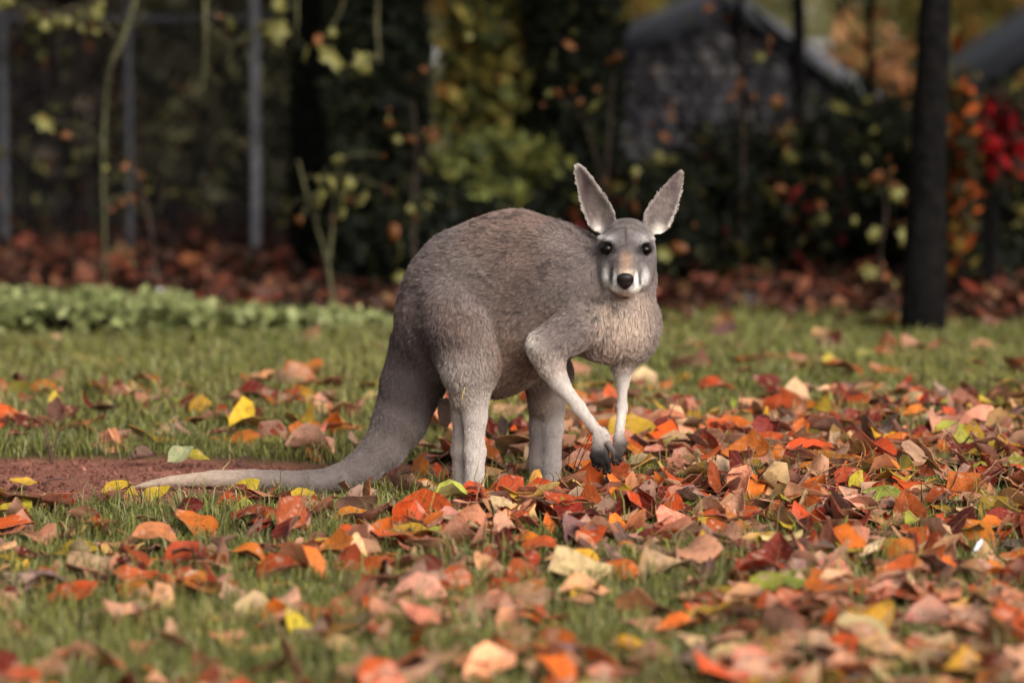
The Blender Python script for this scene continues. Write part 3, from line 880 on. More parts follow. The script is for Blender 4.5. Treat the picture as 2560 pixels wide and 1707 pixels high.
# --- shrubs
def shrub(name, label, c, rad, n, size, pal, seed, cat='shrub', group=None, stems=5, n_cl=40, spread=.17, mat=None):
    g = np.random.default_rng(seed)
    base = np.array([c[0], c[1], 0.0])
    t = empty(name, base); tag(t, label, cat, group)
    for k in range(stems):
        e = np.array([g.uniform(-.7, .7) * rad[0], g.uniform(-.7, .7) * rad[1], c[2] + g.uniform(-.2, .6) * rad[2]])
        Build().tube([[e[0] * .2, e[1] * .2, -.02], e * [.5, .5, .55], e], [.012, .008, .004], 8, 6, .05, seed + k).obj('stem', m_bark, t)
    p = clumps(g, n, (0, 0, c[2]), rad, n_cl, spread)
    p = p[p[:, 2] > 0.01]
    leaf_cloud('crown', p, size * np.exp(g.normal(size=len(p)) * .25), pick_cols(pal, len(p), g), t, mat or m_leaf, g)
    return t
def at(px, py, Y):
    return P(px, py, Y)
c = at(1235, 230, 7.0); shrub('leafy_shrub', 'yellow-green leafy shrub glowing between the two dark evergreens', c, (.20, .22, .50), 1500, .085, YG + [(.05, .06, .02, 2)], 31)
c = at(1245, 430, 6.3); shrub('leafy_shrub', 'low olive green bush just above the kangaroo back', c, (.22, .22, .16), 900, .075, [(.13, .14, .04, 3), (.20, .19, .045, 2), (.06, .07, .025, 2)], 32)
c = at(2480, 350, 5.9); shrub('leafy_shrub', 'bright red autumn shrub near the dark hut roof', c, (.15, .15, .17), 300, .075, [(.26, .006, .008, 3), (.12, .005, .008, 3), (.03, .015, .010, 4)], 33)
c = at(2395, 410, 5.8); shrub('leafy_shrub', 'tall narrow orange shrub beside the thick trunk', c, (.09, .15, .42), 380, .075, [(.26, .055, .012, 3), (.14, .08, .016, 2), (.03, .026, .012, 5)], 34)
c = at(2130, 240, 15.0); shrub('leafy_shrub', 'peach orange shrub beyond the slim trees', c, (.34, .4, .45), 800, .12, [(.42, .20, .09, 3), (.34, .12, .04, 2), (.22, .18, .06, 2)], 35)
# dark hedge bushes along the wood's edge, each its own plant, dotted with autumn leaves
hd = [(1620, 640, 6.6, .36, .26), (1790, 600, 7.0, .36, .32), (1960, 590, 6.8, .34, .34), (2140, 540, 6.9, .36, .42), (2260, 570, 7.2, .30, .40), (2450, 560, 6.6, .34, .40), (2590, 520, 6.9, .30, .45), (1240, 610, 6.4, .36, .28), (1060, 640, 6.2, .34, .22), (2780, 560, 6.7, .36, .42), (2990, 560, 7.0, .38, .42)]
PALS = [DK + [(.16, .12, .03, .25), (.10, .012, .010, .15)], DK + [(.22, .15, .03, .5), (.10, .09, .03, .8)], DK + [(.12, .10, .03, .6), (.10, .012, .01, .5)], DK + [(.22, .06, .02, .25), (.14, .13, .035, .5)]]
wh = ['below the kangaroo ears', 'in front of the stone hut, dotted with yellow leaves', 'at the foot of the slim forked tree', 'between the slim tree and the thick trunk', 'hugging the thick trunk', 'under the bright red shrub', 'below the dark hut roof', 'behind the kangaroo back', 'behind the kangaroo rump', 'past the dark hut wall', 'at the far corner of the wood edge']
for k, (px, py, Y, rx, rz) in enumerate(hd):
    c = at(px, py, Y); c[2] = max(c[2], rz * .8)
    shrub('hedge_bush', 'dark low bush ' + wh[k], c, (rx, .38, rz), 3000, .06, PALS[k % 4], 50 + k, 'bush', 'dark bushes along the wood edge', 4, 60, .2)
# hedge behind the fence
hl = [(-40, .20, .15, .135), (190, .19, .145, .13), (420, .30, .27, .165), (640, .29, .265, .17), (850, .23, .21, .13), (-270, .20, .15, .13), (-500, .22, .18, .12), (-730, .20, .17, .12)]
for k, (px, a, b_, c_) in enumerate(hl):
    c = at(px, 300, 10.2); c[2] = .72
    pal = [(a, b_, c_, 3), (a * .3, b_ * .3, c_ * .3, 2.5), (a * 1.5, b_ * 1.5, c_ * 1.2, 1.5)]
    lab = ['dusky brown hedge plant at the start of the wire fence', 'dusky brown hedge plant behind the left wire panel'.replace('left ', ''), 'olive hedge plant behind the wire beside the pale post', 'olive grey hedge plant just past the pale post', 'olive hedge plant where the wire fence meets the evergreen', 'dusky hedge plant past the first fence post', 'olive brown hedge plant past the end of the wire', 'last hedge plant at the corner of the wood'][k]
    shrub('hedge_plant', lab, c, (.36, .28, .62), 2600, .12, pal, 80 + k, 'hedge', 'hedge behind the wire fence', 4, 70, .2)
# far trees closing the view
far = [(1480, 26, 3.4, YG), (1700, 30, 3.8, YG), (2120, 40, 4.5, [(.20, .19, .06, 3), (.30, .26, .08, 2), (.40, .36, .30, 1)]), (2420, 27, 3.6, YG), (2640, 24, 3.4, YG), (1180, 27, 3.4, YG), (820, 26, 3.2, YG + OL), (460, 24, 3.2, OL), (120, 23, 3.0, OL)]
fl = ['beyond the dark evergreen and the hut', 'rising behind the stone hut gable', 'pale and thin past the gravel path', 'behind the thick trunk', 'over the dark hut roof', 'filling the gap between evergreens', 'beyond the narrow evergreen stem', 'above the fence top rail', 'behind the dusky hedge']
for k, (px, Y, h, pal) in enumerate(far):
    x = P(px, 100, Y)[0]
    b0 = np.array([x, Y, 0.0])
    tree('distant_tree', 'yellow-green distant tree ' + fl[k], [b0, b0 + [.1, 0, h * .4], b0 + [0, .1, h * .8]], [.14, .1, .05], [],
         [((x, Y, h * .48), (1.25, 1.0, h * .46), 3000 if k != 2 else 1500, .17, pal)], 200 + k, 'distant trees')
# unseen canopy added over the fence and the evergreens to shade the wood
CX = [-2.6, -1.75, -.62, .30, 3.9, -3.9, 4.6]
cn = [(-2.6, 8.6), (-1.3, 7.6), (0.0, 8.8), (1.2, 7.6), (2.6, 8.4), (-3.6, 6.8), (3.8, 7.0)]
cl = ['over the first fence post', 'over the pale fence post', 'over the gap between evergreens', 'over the low bushes', 'over the red shrub', 'beyond the grassy mound', 'past the dark hut']
for k, (x, y) in enumerate(cn):
    b0 = np.array([CX[k], 12.6, 0.0])
    tree('shade_canopy_tree', 'unseen tree added for shade, its crown ' + cl[k], [b0, b0 + [0, -.2, 1.5], (b0 + [x, y, 5.0]) / 2 + [0, 0, .1], np.array([x, y, 3.0])], [.13, .10, .08, .04], [],
         [((x, y, 2.55), (1.35, 1.9, .75), 3200, .14, AU + OL)], 300 + k, 'unseen trees added to shade the wood edge')

# --- chain-link fence
FY = 8.3
fence = empty('wire_fence', (P(430, 500, FY)[0], FY, 0)); tag(fence, 'chain-link wire fence with grey posts and top rail before the hedge', 'fence')
fx = fence.location.x
m_post = noise_mat('galvanised_post', (0.10, 0.10, 0.11), (0.36, 0.35, 0.38), 9, 0.7, 0.3, 0.01)
m_post2 = noise_mat('weathered_post', (0.05, 0.05, 0.055), (0.09, 0.09, 0.10), 14, 0.8, 0.3, 0.01)
m_wire = noise_mat('dull_wire', (0.010, 0.009, 0.009), (0.02, 0.019, 0.019), 30, 0.7, 0)
for px, r_, mt, h in ((640, .022, m_post, 1.45), (325, .018, m_post2, 1.40), (12, .020, m_post2, 1.40), (-310, .02, m_post2, 1.4)):
    x = P(px, 400, FY)[0] - fx
    Build().tube([[x, -.03, -.1], [x, -.03, h * .5], [x, -.03, h]], [r_] * 3, 9, 10, .03, int(px) % 97).obj('post', mt, fence)
z0 = P(600, 42, FY)[2]
Build().tube([[P(-320, 40, FY)[0] - fx, -.012, z0], [P(300, 40, FY)[0] - fx, -.012, z0 - .01], [P(905, 40, FY)[0] - fx, -.012, z0]], [.014] * 3, 20, 8, .02, 5).obj('top_rail', m_post2, fence)
Build().tube([[P(-320, 40, FY)[0] - fx, .02, .06], [P(905, 40, FY)[0] - fx, .02, .06]], [.003, .003], None, 6).obj('tension_wire', m_wire, fence)
b_ = Build(); xa, xb, top = P(-320, 40, FY)[0] - fx, P(905, 40, FY)[0] - fx, z0
step = .062
for k in range(int((xb - xa + top) / step)):
    x = xa - top + k * step
    for s_ in (1, -1):
        x0, x1 = (x, x + top) if s_ > 0 else (x + top, x)
        z_a, z_b = 0.0, top
        lo, hi_ = min(x0, x1), max(x0, x1)
        if hi_ < xa or lo > xb: continue
        pts = []
        for t_ in (0, .25, .5, .75, 1):
            xx = x0 + (x1 - x0) * t_
            if xa <= xx <= xb: pts.append([xx, .004 * s_, top * t_])
        if len(pts) >= 2: b_.add(*tube_arrays(pts, [.0042 if s_ > 0 else .0024] * len(pts), 4, cap=False))
_g = np.random.default_rng(404)
ivy = empty('climbing_plant', (fx, FY - .05, 0)); tag(ivy, 'sparse olive climber straggling over the chain-link wire', 'climber')
n_ = 620
_p = np.stack([_g.uniform(xa, xb, n_), _g.normal(size=n_) * .03, _g.uniform(.05, 1.25, n_)], -1)
_p = _p[fbm(_p[:, 0] * 3, _p[:, 2] * 3, 88) > .47]
leaf_cloud('foliage', _p, .065 * np.exp(_g.normal(size=len(_p)) * .25), pick_cols([(.10, .095, .035, 3), (.04, .042, .02, 3), (.17, .14, .045, 1.2), (.16, .05, .02, .5)], len(_p), _g), ivy, m_leaf, _g)
for k in range(11):
    x_ = _g.uniform(xa, xb)
    Build().tube([[x_, 0, -.02], [x_ + _g.normal() * .08, 0, .4], [x_ + _g.normal() * .14, .01, .8], [x_ + _g.normal() * .2, 0, 1.15]], [.006, .005, .004, .002], 12, 6, .1, k).obj('stem', m_stem, ivy)
wm = b_.obj('wire_mesh', m_wire, fence); wm['kind'] = 'stuff'

# --- stone hut with a gable towards us
HY = 12.0
hut = empty('stone_hut', (P(1800, 300, HY)[0], HY, 0)); tag(hut, 'grey stone hut with a steep pale-edged gable behind thin trees', 'hut')
hx = hut.location.x
pk, el, er = P(1808, 22, HY), P(1470, 178, HY), P(2165, 272, HY)
m_mort = noise_mat('dark_mortar', (0.025, 0.024, 0.028), (0.05, 0.048, 0.055), 9, 0.95)
m_stone, nt, b = new_mat('hut_stone')
oi = node(nt, 'ShaderNodeObjectInfo'); n = noise_node(nt, 14, 4)
rr = ramp_node(nt, oi.outputs['Random'], [(0.0, (.040, .036, .042)), (0.35, (.085, .078, .09)), (0.7, (.14, .13, .14)), (1.0, (.20, .17, .16))])
r2 = ramp_node(nt, n.outputs['Fac'], [(0.3, (.6, .6, .6)), (0.7, (1, 1, 1))])
nt.links.new(mix_rgb(nt, 1.0, rr.outputs['Color'], r2.outputs['Color'], 'MULTIPLY'), b.inputs['Base Color'])
b.inputs['Roughness'].default_value = 0.9
prof = np.array([[el[0] - hx, 0], [er[0] - hx, 0], [er[0] - hx, er[2]], [pk[0] - hx, pk[2]], [el[0] - hx, el[2]]])
dep = 2.4
v = np.vstack([np.c_[prof[:, 0], np.zeros(5), prof[:, 1]], np.c_[prof[:, 0], np.full(5, dep), prof[:, 1]]])
Build().add(v, [[0, 1, 6, 5], [1, 2, 7, 6], [4, 0, 5, 9]], [[0, 2, 1], [0, 4, 2], [4, 3, 2], [5, 6, 7], [5, 7, 9], [9, 7, 8]]).obj('wall', m_mort, hut, False)
def roof_z(x):
    return np.interp(x, prof[[4, 3, 2], 0], prof[[4, 3, 2], 1])
m_roof = noise_mat('slate_roof', (0.010, 0.010, 0.014), (0.026, 0.026, 0.034), 6, 0.8)
m_verge = noise_mat('pale_verge', (0.08, 0.08, 0.09), (0.20, 0.20, 0.215), 8, 0.7)
def slope(a, b_, name, mat, y0, y1, th, ext, lift=0.0):
    a, b_ = np.array(a, float), np.array(b_, float)
    d = nrm(b_ - a); nn_ = np.array([-d[1], d[0]]); nn_ = nn_ if nn_[1] > 0 else -nn_
    a0, b0 = a + nn_ * lift, b_ + d * ext + nn_ * lift
    q = [a0, b0, b0 + nn_ * th, a0 + nn_ * th]
    v = np.array([[k[0], y, k[1]] for y in (y0, y1) for k in q])
    return Build().add(v, [[0, 1, 2, 3], [7, 6, 5, 4], [0, 4, 5, 1], [3, 2, 6, 7], [1, 5, 6, 2], [0, 3, 7, 4]]).obj(name, mat, hut, False)
slope(prof[3], prof[4], 'roof_slope', m_roof, -.10, dep + .1, .06, .15, .004)
slope(prof[3], prof[2], 'roof_slope', m_roof, -.10, dep + .1, .06, .15, .007)
slope(prof[3], prof[4], 'verge_board', m_roof, -.14, -.103, .10, .15, -.03)
slope(prof[3], prof[2], 'verge_board', m_verge, -.14, -.103, .09, .15, .02)
g = np.random.default_rng(77)
sm_ = []
for k in range(6):
    v, f = blob((0, 0, 0), (.5, .5, .5), 8, 5)
    v = np.sign(v) * np.abs(v / .5) ** .55 * .5 * (1 + g.normal(size=(len(v), 1)) * .07)
    mm = np_mesh('stone', v, f, True); mm.materials.append(m_stone); sm_.append(mm)
z = .02; row = 0
while z < pk[2]:
    h = g.uniform(.06, .095); x = prof[0, 0] + g.uniform(0, .08)
    while x < prof[1, 0] - .05:
        w_ = g.uniform(.07, .15)
        if z + h * .4 < roof_z(x + w_ / 2) - .05 and z > .05:
            o = link('stone', sm_[g.integers(6)], hut)
            o.location = (x + w_ / 2, -.012 + g.uniform(-.012, .012), z + h / 2)
            o.scale = (w_ * .93, .10, h * .92); o.rotation_euler = (0, g.normal() * .05, 0)
        x += w_
    z += h; row += 1
# --- second hut, dark, at the edge of the view
h2 = empty('dark_hut', (P(2600, 300, 11.8)[0], 11.8, 0)); tag(h2, 'dark hut with a low sloping roof behind the red shrub', 'hut')
x2 = h2.location.x
m_plank = noise_mat('dark_plank', (0.022, 0.015, 0.013), (0.045, 0.032, 0.028), 12, 0.85)
ea, pk2 = P(2418, 262, 11.8), P(2700, 70, 11.8)
wa = ea[0] - x2 + .12; wz = ea[2] - .05
nb = 9; wb = (2.0 - wa) / nb
for k in range(nb):
    Build().box((wa + wb * (k + .5), 0, wz * .5), (wb * .96, .04, wz), jitter=.002, seed=k).obj('plank', m_plank, h2, False)
Build().box((wa + (2.0 - wa) / 2, 1.03, wz * .5 - .01), (2.0 - wa - .06, 2.0, wz - .03)).obj('wall', m_plank, h2, False)
d = nrm(pk2 - ea); a0 = ea - [x2, 11.8, 0]; b0 = a0 + d * 2.2
v = np.array([[a0[0], -.25, a0[2]], [b0[0], -.25, b0[2]], [b0[0], -.25, b0[2] + .09], [a0[0], -.25, a0[2] + .09]]); v = np.vstack([v, v + [0, 2.5, 0]])
m_roofd = noise_mat('dark_roof', (0.014, 0.014, 0.018), (0.03, 0.03, 0.038), 6, 0.75)
Build().add(v, [[0, 1, 2, 3], [7, 6, 5, 4], [0, 4, 5, 1], [3, 2, 6, 7], [1, 5, 6, 2], [0, 3, 7, 4]]).obj('roof', m_roofd, h2, False)

# --- saplings and hanging branches with single broad leaves in front of the fence
def lobed_leaf(name, seed, lobes=True):
    g = np.random.default_rng(seed)
    a = np.linspace(0, 2 * np.pi, 28, endpoint=False)
    r_ = .40 + (.085 * np.cos(5 * a) if lobes else .05 * np.cos(a)) + .02 * g.normal(size=28)
    r_ *= 1 - .30 * np.exp(-((a - np.pi) / .35) ** 2)
    x, y = r_ * np.cos(a) * (1 if lobes else 1.25), r_ * np.sin(a) * (1 if lobes else .72)
    z = -.35 * (x * x + y * y) + .08 * np.abs(y) + g.normal(size=28) * .02
    v = np.vstack([np.c_[x, y, z], [0, 0, 0.04]])
    k = np.arange(28)
    f = np.stack([k, (k + 1) % 28, np.full(28, 28)], -1)
    v2 = np.vstack([v, v - [0, 0, .012]])
    f2 = np.vstack([f, f[:, ::-1] + 29])
    q = np.stack([k + 29, (k + 1) % 28 + 29, (k + 1) % 28, k], -1)
    return np_mesh(name, v2, [q, f2], True)
def leafmat(name, c1, c2):
    m, nt, b = new_mat(name)
    n = noise_node(nt, 3.5, 3); rr = ramp_node(nt, n.outputs['Fac'], [(.35, c1), (.65, c2)])
    nt.links.new(rr.outputs['Color'], b.inputs['Base Color']); b.inputs['Roughness'].default_value = .5
    t = node(nt, 'ShaderNodeBsdfTranslucent'); nt.links.new(rr.outputs['Color'], t.inputs['Color'])
    mx = node(nt, 'ShaderNodeMixShader'); mx.inputs[0].default_value = .35
    nt.links.new(b.outputs[0], mx.inputs[1]); nt.links.new(t.outputs[0], mx.inputs[2]); nt.links.new(mx.outputs[0], nt.nodes['Material Output'].inputs['Surface'])
    return m
m_yl = leafmat('yellow_green_leaf', (.15, .145, .038), (.23, .20, .05))
m_or = leafmat('orange_leaf', (.17, .075, .016), (.22, .06, .013))
LOB = [lobed_leaf('leaf', 900 + k) for k in range(4)]
LOBO = [lobed_leaf('leaf', 950 + k, False) for k in range(4)]
for m in LOB: m.materials.append(m_yl)
for m in LOBO: m.materials.append(m_or)
def sapling(label, Y, paths, leaves, seed, mat, group='saplings and hanging boughs', name='sapling', cat='sapling', ground=True):
    g = np.random.default_rng(seed)
    a = P(*paths[0][0][0], Y)
    base = np.array([a[0], Y, 0.0 if ground else a[2]])
    t = empty(name, base); tag(t, label, cat, group); stems = []
    for pts, r0, r1 in paths:
        w = [P(x, y, Y + .05 * g.normal()) - base for x, y in pts]
        if ground and pts is paths[0][0]: w[0][2] = -.03
        stems.append((Build().tube(w, np.linspace(r0, r1, len(w)) * .72, 14, 7, .14, seed).obj('stem', mat, t), spline(w, 30)))
    more = [(x + g.normal() * 34, y + g.normal() * 30, s * g.uniform(.45, .8), col if g.random() < .6 else 1 - col) for (x, y, s, col) in leaves for _ in range(2)]
    for (x, y, s, col) in leaves + more:
        q = P(x, y, Y - .06) - base
        o = link('leaf', (LOBO if col else LOB)[g.integers(4)], t)
        so, sp_ = min(stems, key=lambda e: np.linalg.norm(e[1] - q, axis=1).min())
        a_ = sp_[np.linalg.norm(sp_ - q, axis=1).argmin()]
        Build().tube([a_, (a_ + q) / 2 + [0, 0, .02], q], [.0022, .0018, .0012], 7, 5).obj('twig', mat if mat is m_moss else m_bark, so)
        o.location = q; s = s * (Y + 10) / 10000.0
        s *= g.uniform(.75, 1.15) * (.8 if col else 1.1); o.scale = (s, s, s)
        o.rotation_euler = (R(60 + g.normal() * 25), R(g.normal() * 35), g.uniform(0, 6.28))
    return t
sapling('mossy bough with yellow maple-like leaves, bent over the wire fence', 5.6,
        [([(265, 640), (258, 420), (262, 300), (272, 180), (310, 90), (345, -20)], .010, .012), ([(300, 100), (200, 20), (110, 50)], .009, .004), ([(345, 0), (420, -10), (500, -30)], .01, .006), ([(160, 40), (150, 90), (140, 150)], .005, .003)],
        [(85, 48, 62, 0), (225, 40, 60, 0), (205, 70, 50, 0), (112, 305, 70, 0), (245, 30, 45, 0), (15, 0, 50, 0), (190, 390, 45, 0), (300, 505, 42, 1), (330, 495, 40, 1), (330, 630, 34, 1)], 61, m_moss)
sapling('straight mossy twig hanging beside the pale fence post', 5.4,
        [([(515, -60), (512, 60), (513, 150), (503, 240)], .014, .007), ([(512, 60), (575, 110), (570, 160)], .006, .004), ([(512, 150), (530, 190), (560, 215)], .005, .003)],
        [(690, 75, 70, 0), (672, 90, 50, 0), (575, 60, 45, 0)], 62, m_moss, name='hanging_branch', cat='branch', ground=False)
sapling('mossy bough with pale lobed leaves hanging before the broad evergreen', 5.2,
        [([(945, -60), (942, 60), (950, 160)], .013, .006), ([(870, -60), (850, 30), (800, 110)], .009, .004), ([(745, -40), (742, 60), (735, 130)], .006, .004)],
        [(830, 143, 78, 0), (905, 155, 62, 0), (795, 100, 45, 1), (700, 10, 50, 0)], 63, m_moss, name='hanging_branch', cat='branch', ground=False)
sapling('thin reddish brown sapling in the leaf litter below the fence', 5.5,
        [([(402, 745), (385, 650), (375, 560), (350, 460), (325, 395)], .010, .005), ([(378, 590), (400, 520), (410, 470)], .005, .003)],
        [(355, 440, 40, 1), (285, 690, 40, 1)], 64, m_stem)
sapling('forked pale sapling rising from the litter beside the kangaroo rump', 4.9,
        [([(840, 770), (818, 660), (790, 560), (765, 480), (745, 400)], .011, .005), ([(822, 660), (832, 560), (838, 470), (850, 400)], .008, .004), ([(790, 560), (800, 480), (815, 420)], .005, .003)],
        [(855, 500, 62, 0), (800, 495, 50, 0), (905, 500, 48, 0), (830, 450, 45, 0), (750, 550, 40, 1), (845, 400, 42, 0)], 65, m_moss)
sapling('bare dark sapling with few orange leaves in front of the broad evergreen', 5.6,
        [([(1040, 760), (1035, 600), (1030, 480), (1042, 380), (1030, 250)], .009, .004), ([(1032, 480), (1060, 400), (1085, 330)], .005, .003)],
        [(1025, 195, 50, 1), (975, 310, 40, 1), (1030, 350, 36, 1), (1085, 345, 42, 1), (1070, 515, 46, 0), (1055, 415, 45, 0), (985, 575, 60, 1), (1000, 690, 44, 0), (1100, 110, 38, 1)], 66, m_stem)
sapling('wiry sapling with orange and yellow leaves behind the kangaroo ears', 5.5,
        [([(1500, 720), (1505, 560), (1520, 400), (1530, 240), (1540, 120)], .008, .003), ([(1512, 470), (1470, 330), (1430, 250)], .005, .003)],
        [(1395, 235, 40, 1), (1430, 225, 40, 1), (1480, 270, 44, 0), (1535, 150, 50, 1), (1420, 110, 42, 1), (1560, 510, 52, 1), (1585, 515, 46, 1), (1590, 450, 40, 1), (1690, 620, 66, 1), (1670, 560, 44, 1)], 67, m_stem)
sapling('thin sapling carrying orange leaves across the stone hut', 6.4,
        [([(1855, 760), (1852, 560), (1858, 380), (1850, 200), (1862, 60)], .009, .004), ([(1855, 300), (1900, 250), (1950, 270)], .005, .003)],
        [(1770, 22, 52, 1), (1925, 102, 50, 1), (1848, 215, 56, 1), (1942, 255, 58, 1), (1682, 265, 44, 1), (1955, 345, 90, 1), (1660, 340, 46, 1), (1975, 395, 48, 0), (2045, 510, 56, 1), (1925, 490, 60, 0), (2180, 455, 52, 1), (2230, 460, 50, 1), (2260, 500, 44, 1)], 68, m_stem)
sapling('thin sapling with yellow leaves low in front of the thick trunk', 5.4,
        [([(2210, 760), (2200, 640), (2215, 520), (2190, 440)], .008, .004)],
        [(2175, 690, 60, 1), (2215, 690, 46, 1), (2240, 480, 44, 0), (2260, 590, 50, 0), (2185, 585, 40, 0), (2195, 440, 50, 1), (2262, 700, 44, 1)], 69, m_stem)

# ================================================================== LAWN, GROUND COVER, LEAVES
def cover_mask(x, y):
    """low leafy mound along the far left of the lawn"""
    w = fbm(x * 1.6, y * 1.6, 91) - .5
    hd_ = np.clip(.62 - .26 * (x + 2.0), .15, .75)
    return sstep(.12, -.15, np.abs(y - 4.30 + .06 * (x + 1.5)) / hd_ - .85 + w * 1.2) * sstep(-.25, -.6, x)
def cover_h(x, y):
    return cover_mask(x, y) * (.035 + .11 * fbm(x * 2.3, y * 2.3, 92)) * np.clip(.25 - .50 * x, .3, 1.3)
g = np.random.default_rng(101)
def blades(n, x0, x1, y0, y1, keep, h0, h1, w0, w1, g):
    """upright tapering blades; keep(x,y) is the chance that a blade grows there"""
    x, y = g.uniform(x0, x1, n), g.uniform(y0, y1, n)
    k = g.random(n) < keep(x, y); x, y = x[k], y[k]; n = len(x)
    tuft = fbm(x * 7, y * 7, 55, 3)
    h = g.uniform(h0, h1, n) * (.40 + 1.15 * tuft) * np.where(g.random(n) < .06, 1.7, 1)
    w = g.uniform(w0, w1, n)
    a = g.uniform(0, 2 * np.pi, n); ln = g.uniform(.15, .95, n) * h
    d = np.stack([np.cos(a), np.sin(a), 0 * a], -1)
    b_ = a + np.pi / 2 + g.normal(size=n) * .6
    s = np.stack([np.cos(b_), np.sin(b_), 0 * a], -1) * (w / 2)[:, None]
    base = np.stack([x, y, ground_z(x, y) - .004], -1)
    upv = np.array([0, 0, 1.0])
    mid = base + d * (ln * .30)[:, None] + upv * (h * .60)[:, None]
    tip = base + d * ln[:, None] + upv * (h * .95)[:, None] - upv * (ln * .25)[:, None]
    v = np.stack([base - s, base + s, mid + s * .8, mid - s * .8, tip], 1)
    patch = fbm(x * 2.2, y * 2.2, 57)[:, None]
    green = np.array([.125, .148, .036]) * (1 - patch) + np.array([.225, .205, .055]) * patch
    c = green * np.exp(g.normal(size=(n, 1)) * .36)
    dry = g.random(n) < .15
    c[dry] = np.array([.34, .27, .13]) * np.exp(g.normal(size=(dry.sum(), 1)) * .2)
    pale = g.random(n) < .14
    c[pale] = np.array([.27, .28, .13]) * np.exp(g.normal(size=(pale.sum(), 1)) * .2)
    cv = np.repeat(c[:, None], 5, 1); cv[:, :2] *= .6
    return v, cv
def pack_blades(parts, name):
    v = np.concatenate([p[0] for p in parts]); c = np.concatenate([p[1] for p in parts]); n = len(v)
    k = np.arange(n)[:, None] * 5
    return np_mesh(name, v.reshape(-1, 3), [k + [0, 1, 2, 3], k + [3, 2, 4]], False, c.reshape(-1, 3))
def frustum(x, y, m=1.12):
    return np.abs(x) < (y + 10) * .128 * m
def keep_lawn(x, y):
    s = soil_mask(x, y)
    feet = 1 - .55 * ((x > -.2) & (x < .17) & (y > -.30) & (y < .1))
    return feet * (1 - np.clip(s * 1.25, 0, 1)) * (.55 + .45 * sstep(.3, .6, fbm(x * 4, y * 4, 58))) * np.where(frustum(x, y), 1, .22) * (1 - sstep(-.15, .25, y - lawn_edge(x))) * (1 - .6 * cover_mask(x, y))
parts_ = [blades(90000, -2.2, 2.2, -3.3, -1.2, keep_lawn, .028, .062, .0022, .0042, g),
          blades(135000, -2.2, 2.2, -1.2, 1.2, keep_lawn, .022, .052, .0020, .0042, g),
          blades(26000, -2.2, 2.2, -3.0, 1.3, lambda x, y: keep_lawn(x, y) * sstep(.52, .72, fbm(x * 6, y * 6, 59)), .06, .10, .0022, .0042, g),
          blades(130000, -2.6, 2.6, 1.2, 5.2, keep_lawn, .028, .058, .0035, .0065, g)]
m_grass = tint_mat('grass_blades', .55, .3, .10, .15, 30)
tag(link('grass', pack_blades(parts_, 'grass'), None, m_grass), 'short green lawn grass with dry blades', 'grass', kind='stuff')

# leafy mound
n = 17000
x, y = g.uniform(-3.6, -.25, n), g.uniform(3.2, 6.0, n)
k = g.random(n) < cover_mask(x, y); x, y = x[k], y[k]
p = np.stack([x, y, ground_z(x, y) + cover_h(x, y) * g.uniform(.55, 1.05, len(x)) ** .6], -1)
leaf_cloud('ground_cover', p, g.uniform(.035, .075, len(x)), pick_cols([(.26, .275, .105, 3), (.33, .34, .15, 2), (.14, .16, .055, 1.6)], len(x), g, .2), None, m_leaf, g, 2.2, .8)
tag(bpy.data.objects['ground_cover'], 'low pale green leafy mound at the edge of the wood', 'ground cover', kind='stuff')

